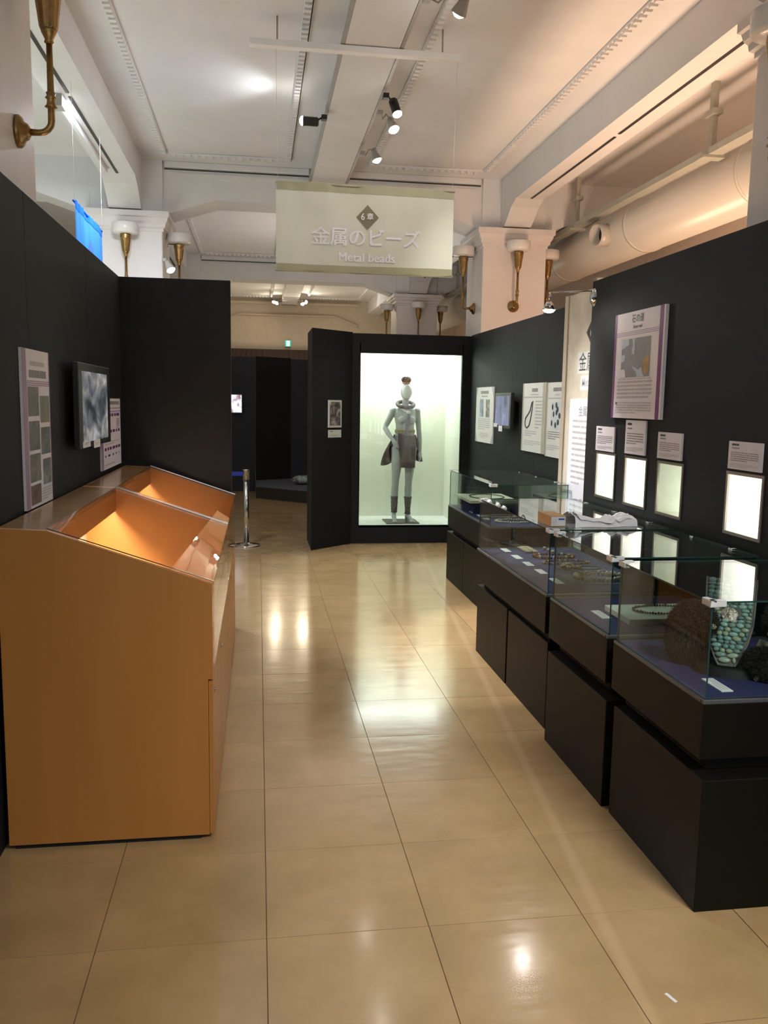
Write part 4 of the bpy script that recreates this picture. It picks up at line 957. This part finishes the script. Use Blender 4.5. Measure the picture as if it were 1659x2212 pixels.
# pendant: white shell and tail strap
def on_front(x, z_): return -.100 if z_ < PZ(870) else (-.098-.02*max(0, 1-abs(z_-PZ(835))/.06))
sh = MB().ball((PX(598), -.118, PZ(752)), (.026, .010, .020), 16, 10).build('shell_pendant', [M_white], t)
MB().add([(PX(530), -.105, PZ(712)), (PX(585), -.118, PZ(742)), (PX(578), -.120, PZ(752)), (PX(518), -.106, PZ(722))], [(0, 1, 2, 3)]).build('shell_strip', [M_white], t)
M_gstrap = pmat('grey_lilac_strap', (.24, .235, .26), .6, var=.15, scale=50)
st_ = [(PX(600), -.124, PZ(770), .018), (PX(603), -.128, PZ(800), .016), (PX(600), -.124, PZ(830), .017), (PX(596), -.112, PZ(865), .020), (PX(592), -.100, PZ(900), .020), (PX(590), -.094, PZ(935), .020), (PX(592), -.102, PZ(975), .016), (PX(596), -.112, PZ(1010), .011), (PX(596), -.118, PZ(1085), .010)]
sp = MB()
for i in range(len(st_)-1):
    a, b_ = st_[i], st_[i+1]
    sp.add([(a[0]-a[3], a[1], a[2]), (a[0]+a[3], a[1], a[2]), (b_[0]+b_[3], b_[1], b_[2]), (b_[0]-b_[3], b_[1], b_[2]), (a[0]-a[3], a[1]+.006, a[2]), (a[0]+a[3], a[1]+.006, a[2]), (b_[0]+b_[3], b_[1]+.006, b_[2]), (b_[0]-b_[3], b_[1]+.006, b_[2])],
           [(0, 1, 2, 3), (4, 7, 6, 5), (0, 4, 5, 1), (2, 6, 7, 3), (0, 3, 7, 4), (1, 5, 6, 2)])
sp.build('pendant_strap', [M_gstrap], t)
# belt
M_belt = pmat('cream_belt', (.52, .43, .23), .55, var=.1, scale=40)
def hoop(rx, ry, z0, z1, cx=0, cy=0, a0=0, a1=2*PI, n=48, flare=0, wav=0, wn=0):
    def f(u, v):
        a = a0+(a1-a0)*u; k = 1+flare*v+wav*math.sin(wn*a)*v
        return (cx+rx*k*math.cos(a), cy+ry*k*math.sin(a), z0+(z1-z0)*v)
    return f
bel = MB().grid(hoop(.120, .092, PZ(938), PZ(979), cy=-.002), 48, 2).build('belt', [M_belt], t)
for zz in (PZ(950), PZ(958), PZ(967)):
    MB().tube([(.122*math.cos(a), -.002+.094*math.sin(a), zz) for a in [2*PI*k/40 for k in range(40)]], .0026, n=5, closed=True).build('bead_row', [pmat('dark_bead_row', (.30, .25, .14), .5)], bel)
# front apron and pleated back skirt
def apron(u, v):
    a = -PI/2-.95+1.9*u; z_ = PZ(1000)+(PZ(1352)-PZ(1000))*v + .010*math.cos(u*PI)*(1-v) - .018*(1-v)*(abs(u-.5)*2)**2*(-1)
    k = 1+.10*math.sin(min(1, v*2.5)*PI/2)-.02*v
    return (.128*k*math.cos(a)*(1-.20*v)+.008+.022*v, -.010+.112*k*math.sin(a)+.003*math.sin(u*40), z_)
def stripes_mat():
    m, nt, out = node_mat('striped_brown_skirt'); N = nt.nodes; L = nt.links
    b = N.new('ShaderNodeBsdfPrincipled'); b.inputs['Roughness'].default_value = .75; L.new(b.outputs[0], out.inputs[0])
    tc = N.new('ShaderNodeTexCoord'); wv = N.new('ShaderNodeTexWave'); wv.bands_direction = 'X'; wv.inputs['Scale'].default_value = 42; wv.inputs['Distortion'].default_value = 1.2; L.new(tc.outputs['Object'], wv.inputs[0])
    cr = N.new('ShaderNodeValToRGB'); L.new(wv.outputs[0], cr.inputs[0]); cr.color_ramp.elements[0].color = (.10, .064, .062, 1); cr.color_ramp.elements[1].color = (.175, .118, .112, 1); L.new(cr.outputs[0], b.inputs['Base Color'])
    return m
MB().grid(apron, 40, 16).build('front_apron', [stripes_mat()], t)
def backskirt(u, v):
    a = -.15+(PI+.30)*u; fl = (.05+.80*math.sin(min(1, v*1.15)*PI/2)**1.2)*(1 if u > .5 else .35+.65*u*2); pl_ = .060*v*math.sin(u*46+v*3.2)
    low = .10*v*math.sin(u*PI*2.0+2.2)
    return ((.128+.128*fl+pl_*.9)*math.cos(a)+.004, -.002+(.098+.12*fl+pl_)*math.sin(a), PZ(995)+(PZ(1295)-PZ(995))*v + .025*math.cos(u*PI)*v + .022*math.sin(u*44+1)*v)
MB().grid(backskirt, 150, 14).build('pleated_skirt', [M_lea], t)
hh = MB()
for k in range(8):
    z_ = PZ(1000+k*15)
    for sx in (1, -1):
        r_ = .137+.006*k
        hh.tube([(sx*r_*math.cos(a), -.004-.115*math.sin(a), z_-.010*math.sin(a)) for a in (-.3, 0, .25, .5, .72)], .0032, n=5)
hh.build('skirt_bead_rows', [pmat('pale_bead_rows', (.26, .21, .20), .55)], t)
# anklets
M_ank = pmat('brown_bead_cuff', (.17, .135, .125), .6, var=.45, scale=70, bump=.5, bscale=140)
for (ax, rows) in ((PX(479), [(1676, .043), (1700, .042), (1740, .041), (1780, .039), (1815, .037), (1850, .035)]), (PX(630), [(1682, .046), (1700, .043), (1745, .040), (1790, .035), (1830, .032), (1868, .036)])):
    an = MB(); an.lathe([(r_, PZ(y)) for y, r_ in rows[::-1]], o=(ax, .012, 0), n=28)
    ao = an.build('bead_cuff', [M_ank], t)
    for y, r_ in rows:
        MB().tube([(ax+(r_+.001)*math.cos(a), .012+(r_+.001)*math.sin(a), PZ(y)) for a in [2*PI*k/24 for k in range(24)]], .0045, n=6, closed=True).build('cuff_ring', [M_ank], ao)

# ================================================================== EXHIBITS IN THE GLASS CASES
DZ = .7042
def card(x0, x1, y0, y1, z_, label, name='label_card', group='white labels in the glass cases', th=.004):
    c = thing(name, label, 'label', ((x0+x1)/2, (y0+y1)/2, z_), group=group)
    hx, hy = (x1-x0)/2, (y1-y0)/2
    MB().box(-hx, hx, -hy, hy, 0.0002, th).build('card', [M_card], c)
    r = MB()
    for k in range(3):
        xx = -hx*.6+hx*.5*k; r.rect(xx, xx+hx*.18, -hy*.8, hy*(.8 if k else .2), th+.0003)
    r.build('print', [M_inkpale], c)
card(1.534, 1.577, 2.526, 2.658, DZ, 'white label in front of the turquoise headdress')
card(1.522, 1.564, 3.496, 3.632, DZ, 'white label beside the white board with the dark necklace')
for k, (a, b_) in enumerate([(5.171, 5.300), (4.928, 5.057), (4.706, 4.825), (4.477, 4.599), (4.209, 4.354)]):
    card(1.572, 1.614, a, b_, DZ, ['white label beside the row of long pale beads', 'white label beside the red-brown agate necklace', 'white label beside the thin brown necklace', 'white label beside the clustered bead strand', 'white label beside the necklace of large beige beads'][k])
def necklace(name, label, c, rx, ry, nb, rb_, mats, stagger=.25, z_=DZ, group='bead necklaces in the long glass case', dips=None, parts=False):
    t = thing(name, label, 'necklace', (c[0], c[1], z_), group=group); rnd = random.Random(int(c[0]*1e4+c[1]*1e3))
    groups = {}
    MB().tube([(rx*math.cos(a), ry*math.sin(a), rb_*.8) for a in [2*PI*k/40 for k in range(40)]], .0012, n=5, closed=True).build('cord', [M_rail], t)
    for k in range(nb):
        a = 2*PI*k/nb; tx, ty = -rx*math.sin(a), ry*math.cos(a); ang = math.atan2(ty, tx)
        r_ = rb_*rnd.uniform(1-stagger, 1+stagger); m = mats[rnd.randrange(len(mats))]
        ln = 2*PI*math.sqrt((rx*rx+ry*ry)/2)/nb*.46
        mb = groups.setdefault(m.name, (m, MB()))[1]
        if parts: mb = MB()
        mb.ball((rx*math.cos(a), ry*math.sin(a), r_), (max(ln, r_*.8), r_, r_), 10, 6, rot=Matrix.Rotation(ang, 3, 'Z'))
        if parts: mb.build('bead', [m], t)
    if not parts:
        for m, mb in groups.values():
            o = mb.build('beads', [m], t); o['kind'] = 'stuff'
    return t
B_red = pmat('agate_red', (.22, .060, .035), .2, var=.5, scale=60); B_cream = pmat('agate_cream', (.60, .50, .38), .25, var=.2, scale=60); B_dark = pmat('agate_dark', (.05, .026, .022), .18, var=.4, scale=50)
B_beige = pmat('beige_stone_bead', (.50, .38, .24), .3, var=.3, scale=40); B_tan = pmat('tan_stone_bead', (.32, .20, .11), .3, var=.3, scale=40); B_pale = pmat('pale_bone_bead', (.58, .52, .38), .4, var=.15, scale=30)
B_lapis = pmat('dark_slate_bead', (.018, .021, .032), .3, var=.4, scale=60)
# row of long beads, three round beads
for k in range(6):
    b = thing('long_bead', 'long pale spindle bead in the row beside the first label', 'bead', (1.735, 5.135+k*.033, DZ), group='long pale beads in a row')
    MB().lathe([(.001, -.045), (.006, -.036), (.009, -.01), (.009, .01), (.006, .036), (.001, .045)], o=(0, 0, .0095), ax='x', n=12).build('bead_body', [B_pale], b)
    MB().lathe([(.0095, -.004), (.0095, .004)], o=(0, 0, .0095), ax='x', n=12).build('bead_band', [B_tan], b)
for k, (x, y) in enumerate([(1.862, 5.255), (1.868, 5.19), (1.872, 5.12)]):
    b = thing('round_bead', 'round pale bead lying loose beside the long beads', 'bead', (x, y, DZ), group='three loose round beads')
    MB().ball((0, 0, .011), .011, 14, 10).build('bead_body', [B_cream if k < 2 else B_beige], b); MB().lathe([(.0035, 0), (.0035, .0008)], o=(0, 0, .0215), n=10).build('hole', [B_dark], b)
necklace('bead_necklace', 'necklace of red-brown and cream agate beads behind the second label', (1.828, 4.985), .128, .072, 40, .0095, [B_red, B_cream, B_dark, B_red])
necklace('bead_necklace', 'thin brown bead necklace lying behind the third label', (1.835, 4.790), .145, .058, 52, .0062, [B_red, B_tan, B_red, B_cream])
cl = thing('bead_cluster', 'clustered strand of beige beads with a thin cord, on a grey-blue mat', 'necklace', (1.80, 4.605, DZ), group='bead necklaces in the long glass case')
MB().box(-.07, .20, -.075, .075, 0.0002, .003).build('mat', [pmat('slate_mat', (.06, .07, .12), .9)], cl)
MB().tube([(.09+.095*math.cos(a), .01+.05*math.sin(a), .006) for a in [2*PI*k/36 for k in range(36)]], .0028, n=6, closed=True).build('cord', [B_lapis], cl)
rnd = random.Random(3); mb = MB()
for k in range(46):
    a = PI*.5+PI*1.1*k/46; mb.ball((.02+.068*math.cos(a)+rnd.uniform(-.010, .010), .0+.045*math.sin(a)+rnd.uniform(-.010, .010), .013+rnd.uniform(0, .012)), rnd.uniform(.007, .011), 8, 6)
o = mb.build('beads', [B_beige], cl); o['kind'] = 'stuff'
m_ = thing('display_mat', 'grey-blue display mat under the necklace of large beige beads', 'mat', (1.86, 4.325, DZ)); MB().box(-.20, .20, -.145, .135, .0002, .003).build('mat_sheet', [MATS['slate_mat']], m_); MB().box(-.20, .20, .135, .139, .0002, .004).build('mat_hem', [M_deck], m_)
necklace('bead_necklace', 'necklace of large beige stone beads on the grey-blue mat', (1.850, 4.325), .132, .092, 34, .0125, [B_beige, B_cream, B_tan], .2, DZ+.003, parts=True)
# case two: board with dark necklace
b = thing('display_board', 'white slanting display board carrying the dark bead necklace', 'display board', (1.80, 3.50, DZ))
MB().box(-.205, .205, -.125, .145, .0002, .026).build('board_slab', [pmat('white_board', (.72, .78, .72), .5)], b, bevel=.002); MB().box(-.20, .20, -.12, .14, .026, .0266).build('board_face', [MATS['white_board']], b)
necklace('bead_necklace', 'dark slate bead necklace on the white board', (1.815, 3.515), .135, .075, 64, .0062, [B_lapis], .25, DZ+.0268, 'necklaces on boards')
# case four
b = thing('display_board', 'cream raised display board in the case beside the big showcase', 'display board', (2.0, 7.28, DZ))
MB().box(-.20, .235, -.28, .28, .095, .120).build('board_slab', [pmat('cream_board', (.70, .72, .52), .5)], b, bevel=.002); MB().box(-.15, .18, -.22, .22, .0002, .095).build('riser', [M_deck], b)
nk = thing('wire_necklet', 'thin dark ring necklet on the cream raised board', 'necklace', (2.02, 7.28, DZ+.1215), group='necklaces on boards')
MB().tube([(.15*math.cos(a), .19*math.sin(a), .004) for a in [2*PI*k/48 for k in range(48)]], .004, n=6, closed=True).build('ring', [M_rail], nk); MB().ball((-.15, 0, .006), .008, 10, 6).build('clasp', [M_chrome], nk)
ac = thing('acrylic_stand', 'small clear acrylic stand at the back of the cream board', 'stand', (1.93, 7.46, DZ+.1205))
MB().box(-.05, .05, -.002, .002, 0, .075).build('upright', [M_glass], ac); MB().box(-.05, .05, -.04, 0, .072, .076).build('shelf', [M_glass], ac)
for k, (x, y) in enumerate([(1.84, 7.14), (1.845, 6.90), (1.84, 6.70)]): card(x, x+.05, y-.05, y+.05, DZ, ['white label beside the cream raised board', 'white label beside the white toothed necklace', 'white label beside the pale bead necklace of the case by the showcase'][k], th=.005)
tn_ = thing('tooth_necklace', 'necklace of white pointed pieces near the cream board', 'necklace', (2.03, 6.86, DZ)); mb = MB()
for k in range(30):
    a = 2*PI*k/30; mb.tube([(.12*math.cos(a), .07*math.sin(a), .006), (.155*math.cos(a), .098*math.sin(a), .005)], [.005, .0015], n=6)
mb.build('points', [B_pale], tn_); MB().tube([(.12*math.cos(a), .07*math.sin(a), .006) for a in [2*PI*k/36 for k in range(36)]], .004, n=6, closed=True).build('cord', [B_tan], tn_)
necklace('bead_necklace', 'pale bead necklace at the near end of the case by the showcase', (2.05, 6.55), .15, .09, 46, .008, [B_pale, B_cream], .2, DZ, 'necklaces of the case by the showcase')

# turquoise headdress
HO = Vector((1.672, 2.735, DZ)); U = Vector((.855, -.52, 0)).normalized(); T_ = Vector((-.52, -.855, 0)).normalized()
t = thing('turquoise_headdress', 'turquoise-studded headdress with brown and black fur flaps on a dark stand', 'headdress', HO)
def loc(u, tt, z_): return U*u + T_*tt + Vector((0, 0, z_))
M_felt = pmat('grey_felt', (.13, .12, .11), .9, var=.2, scale=40); M_stand = pmat('black_stand', (.012, .012, .012), .6)
sd = MB(); n = 36
sd.add([loc(.115*math.cos(2*PI*k/n)+.0, .02+.07*math.sin(2*PI*k/n), .0003) for k in range(n)] + [loc(.105*math.cos(2*PI*k/n), .02+.062*math.sin(2*PI*k/n), .030) for k in range(n)], [tuple(range(n))[::-1], tuple(range(n, 2*n))] + [(k, (k+1) % n, n+(k+1) % n, n+k) for k in range(n)]).build('stand', [M_stand], t)
sp = MB().tube([loc(0, -.045, .03), loc(0, -.14, .2)], [.03, .03], n=14).build('stand_form', [M_stand], t)
LEN = .365
def hw(v):   # half width of the strap
    for (a, wa), (b_, wb_) in zip([(0, .026), (.03, .042), (.09, .064), (.17, .080), (.40, .088)], [(.03, .042), (.09, .064), (.17, .080), (.40, .088), (.5, .088)]):
        if a <= v <= b_: return wa+(wb_-wa)*(v-a)/(b_-a)
    return .088
def strap(s_, v, lift=0.0):
    x = s_*hw(v); z_ = .036+.74*v; tt = .055-.50*v-.35*v*v - .022*(s_*s_)*(1 if v > .05 else v/.05)
    nv = Vector((0, 0, 0)) + T_*.80 + Vector((0, 0, .60))
    return loc(x, tt, z_) + nv*lift
def stf(u, v): return strap(-1+2*u, LEN*v)
MB().grid(stf, 16, 30).grid(lambda u, v: strap(-1+2*u, LEN*v, -.008), 16, 30).build('strap', [M_felt], t, norm=True)
for s0 in (-1, 1): MB().tube([strap(s0*1.02, LEN*k/24, .001) for k in range(25)], .0035, n=6).build('strap_piping', [M_mauve if False else pmat('grey_piping', (.20, .18, .17), .8)], t)
TQ = [pmat('turquoise_%d' % k, c, .22, var=.35, scale=70) for k, c in enumerate([(.20, .36, .34), (.28, .43, .40), (.13, .25, .25), (.18, .28, .24), (.36, .42, .34), (.11, .20, .23), (.30, .38, .26)])]
rnd = random.Random(11); v = .012; nst = 0
sb = MB().ball((0, 0, 0), 1.0, 12, 8); sme = []
for m in TQ:
    me = sb.mesh('turquoise_stone'); me.materials.append(m); sme.append(me)
while v < LEN-.012:
    rh = rnd.uniform(.0145, .0195) if v > .05 else rnd.uniform(.019, .023)
    W = hw(v)*2-.010; x = -W/2
    while x < W/2-.006:
        wd = rnd.uniform(.018, .034) if v > .05 else rnd.uniform(.03, .05)
        wd = min(wd, W/2-x)
        if wd > .007 and not (.188 < v < .238 and abs(x+wd/2) < .033):
            s_ = (x+wd/2)/hw(v)
            o = bpy.data.objects.new('turquoise_stone', sme[rnd.choice([0, 0, 1, 1, 2, 3, 3, 4, 5, 6]) if v > .06 else rnd.choice([3, 6, 6, 4])]); COL.objects.link(o); o.parent = t
            nv = (T_*.80+Vector((0, 0, .60))).normalized(); rt = U; up_ = nv.cross(rt)
            o.matrix_local = Matrix.Translation(strap(s_, v+rh/2, .003)) @ frame(rt, up_).to_4x4() @ Matrix.Rotation(rnd.uniform(-.2, .2), 4, 'Z') @ Matrix.Diagonal((wd*.50, rh*.52*rnd.uniform(.9, 1.05), .007, 1)); nst += 1
        x += wd
    v += rh
fn = frame(U, (T_*.80+Vector((0, 0, .60))).normalized().cross(U))
M_silver = pmat('tarnished_silver', (.46, .40, .35), .32, .9, var=.3, scale=80, bump=.5, bscale=150)
md = MB().lathe([(.0, .010), (.006, .010), (.008, .004), (.014, .007), (.017, .003), (.026, .006), (.031, .002), (.031, 0), (0, 0)], n=18); md.v = [tuple(fn @ Vector(p) + strap(0, .213, .004)) for p in md.v]; md.build('silver_medallion', [M_silver], t)
# fur flaps
def fur_flap(cu, ct, cz, ru, rz, th, mat, name, nb, tilt, crease=True, seed=1, ln=.021):
    rr = random.Random(seed)
    def sp_(a, b_):   # a around, b from front pole to back pole
        sup = .92
        cx = math.copysign(abs(math.cos(a))**sup, math.cos(a)); cz_ = math.copysign(abs(math.sin(a))**sup, math.sin(a))
        s_ = math.sin(b_)**.6 if math.sin(b_) > 0 else 0
        x = ru*cx*s_; z_ = rz*cz_*s_; d_ = th*math.cos(b_)
        if crease and abs(z_-.012+.45*x) < .010 and d_ > 0: d_ -= .016*(1-abs(z_-.012+.45*x)/.010)
        p = loc(cu, ct, cz) + U*(x*math.cos(tilt)-z_*math.sin(tilt)) + Vector((0, 0, z_*math.cos(tilt)+x*math.sin(tilt))) + T_*d_
        p.z = max(p.z, .003)
        return p
    MB().grid(lambda u, v_: sp_(2*PI*u, PI*(.001+.998*v_)), 64, 40).build(name, [mat], t)
    fb = MB(); V = []; F = []
    c0 = loc(cu, ct, cz)
    for k in range(nb):
        a, b_ = rr.uniform(0, 2*PI), math.acos(1-rr.uniform(0, 1.5)); p = sp_(a, b_)
        nn = (p-c0); nn = (nn + T_*.03*math.cos(b_)).normalized(); d_ = (nn*.8 + Vector((rr.uniform(-.5, .5), rr.uniform(-.5, .5), rr.uniform(-1.1, .1)))).normalized()*ln*rr.uniform(.6, 1.2)
        sd_ = d_.cross(Vector((rr.uniform(-1, 1), rr.uniform(-1, 1), rr.uniform(-1, 1)))).normalized()*.0016
        q = p+d_; q.z = max(q.z, .002)
        V += [p-sd_-d_*.2, p+sd_-d_*.2, q]; F.append((3*k, 3*k+1, 3*k+2))
    o = MB().add(V, F).build(name.replace('flap', 'hair'), [mat], t, norm=False); o['kind'] = 'stuff'
M_furb = pmat('brown_fur', (.034, .018, .011), .8, var=.45, scale=30, sheen=.3); M_furk = pmat('black_fur', (.022, .018, .015), .85, var=.5, scale=30)
fur_flap(-.125, -.035, .118, .082, .116, .030, M_furb, 'brown_fur_flap', 16000, -.12, True, 2)
fur_flap(.165, .055, .052, .105, .056, .035, M_furk, 'black_fur_flap', 9000, -.25, False, 5)
fur_flap(.205, -.03, .195, .085, .075, .022, M_furk, 'black_fur_flap', 5000, .1, False, 9)
MB().box(-.001, .0, 0, .001, 0, .001).build('flap_back', [M_stand], t)
bpy.data.objects.remove([c for c in t.children if c.name.startswith('flap_back')][0])
cp = MB().grid(lambda u, v_: loc(.082+.16*u+.02*v_, .035+.01*u-.01*v_, .085+.055*v_-.035*u), 6, 4).build('felt_ear', [pmat('taupe_felt', (.19, .165, .12), .9, var=.1)], t)
for k, (a, b_, c) in enumerate([(-.052, .0, .16), (-.035, .062, .012), (.10, .075, .010), (.135, .055, .17)]):
    mb = MB()
    for q in range(7):
        mb.ball(loc(a+.007*math.cos(q*.9), b_+.002, c+.007*math.sin(q*.9)), .0042, 8, 6)
    mb.ball(loc(a, b_+.004, c), .004, 8, 6); mb.build('silver_charm', [M_silver if k != 1 else pmat('brass_charm', (.35, .26, .14), .35, .8)], t)
pd = MB().lathe([(.0, .006), (.014, .004), (.018, .0), (0, 0)], n=14); pd.v = [tuple(fn @ Vector((p[0]*.8, p[1]*1.5, p[2])) + loc(.145, .030, .205)) for p in pd.v]; pd.build('silver_pendant', [M_silver], t)

# things left on top of the long case
TZ = 1.0345
t = thing('carton', 'small brown carton with white and blue label on top of the long glass case', 'box', (1.512, 4.175, TZ))
MB().box(-.040, .042, -.095, .105, .0003, .055).build('carton_body', [pmat('kraft_carton', (.42, .255, .105), .7, var=.08, scale=12)], t, bevel=.002)
MB().add([(-.036, -.0956, .005), (.038, -.0956, .005), (.038, -.0956, .050), (-.036, -.0956, .050)], [(0, 1, 2, 3)]).build('carton_label', [pmat('grey_white_label', (.55, .57, .60), .5)], t)
MB().add([(.002, -.0960, .034), (.034, -.0960, .034), (.034, -.0960, .043), (.002, -.0960, .043)], [(0, 1, 2, 3)]).build('blue_mark', [pmat('blue_mark_print', (.02, .05, .30), .5)], t)
r = MB()
for k in range(4): r.add([(-.032, -.0960, .010+.008*k), (-.004, -.0960, .010+.008*k), (-.004, -.0960, .014+.008*k), (-.032, -.0960, .014+.008*k)], [(0, 1, 2, 3)])
r.build('label_print', [M_inkpale], t)
t = thing('plastic_bag', 'folded white plastic bag lying on top of the long glass case', 'bag', (1.770, 4.14, TZ))
def bag(u, v):
    rb2 = random.Random
    x = -.18+.35*u; sidep = abs(v*2-1)
    h = (.030+.012*math.sin(u*7+1)+.024*max(0, 1-abs(u-.64)/.07)+.006*max(0, 1-abs(u-.88)/.12)+.024*max(0, .16-u)/.16+.004*math.sin(u*31+v*9)+.004*math.sin(v*21+u*13))*(1-sidep**4)
    y = -.085+.19*v + .012*math.sin(u*9) + .03*(u-.5)
    return (x+.006*math.sin(v*12), y, .0006+max(0, h))
MB().grid(bag, 90, 40).grid(lambda u, v: (-.18+.35*u+.006*math.sin(v*12), -.085+.19*v+.012*math.sin(u*9)+.03*(u-.5), .0005), 20, 10).build('bag_sheet', [pmat('white_plastic', (.80, .80, .84), .35, var=.02)], t)
def bag2(u, v): p = bag(.06+.9*u, .12+.7*v); return (p[0]*.96, p[1]*.9-.01, p[2]*(1.0)+.004+.006*math.sin(u*15+v*4)**2)
MB().grid(bag2, 60, 24).build('bag_fold', [MATS['white_plastic']], t)
for k, (x, y) in enumerate([(1.452, 5.16), (1.455, 4.98), (1.452, 4.84)]):
    c = thing('price_card', ['small white folded card at the far corner on top of the long case', 'small white folded card in the middle of three on top of the long case', 'small white folded card nearest the carton on top of the long case'][k], 'label', (x, y, TZ), group='small cards on top of the long case')
    MB().add([(-.010, -.026, .0005), (.012, -.026, .0005), (.012, .026, .0005), (-.010, .026, .0005), (.002, -.026, .014), (.002, .026, .014)], [(0, 1, 4), (2, 3, 5), (0, 4, 5, 3), (1, 2, 5, 4), (0, 3, 2, 1)]).build('card', [M_card], c)
    MB().box(-.0078, -.0070, -.02, .02, .003, .005).build('print', [M_inkpale], c)
# floor litter: scrap of paper
s_ = thing('paper_scrap', 'tiny white paper scrap lying on the tan floor before the black cases', 'scrap', (1.145, 2.03, 0), Matrix.Rotation(.35, 3, 'Z'))
MB().box(-.005, .005, -.020, .020, .0003, .0010).build('scrap', [M_white], s_); MB().box(-.005, .005, .004, .012, .001, .0016).build('fold', [M_card], s_)
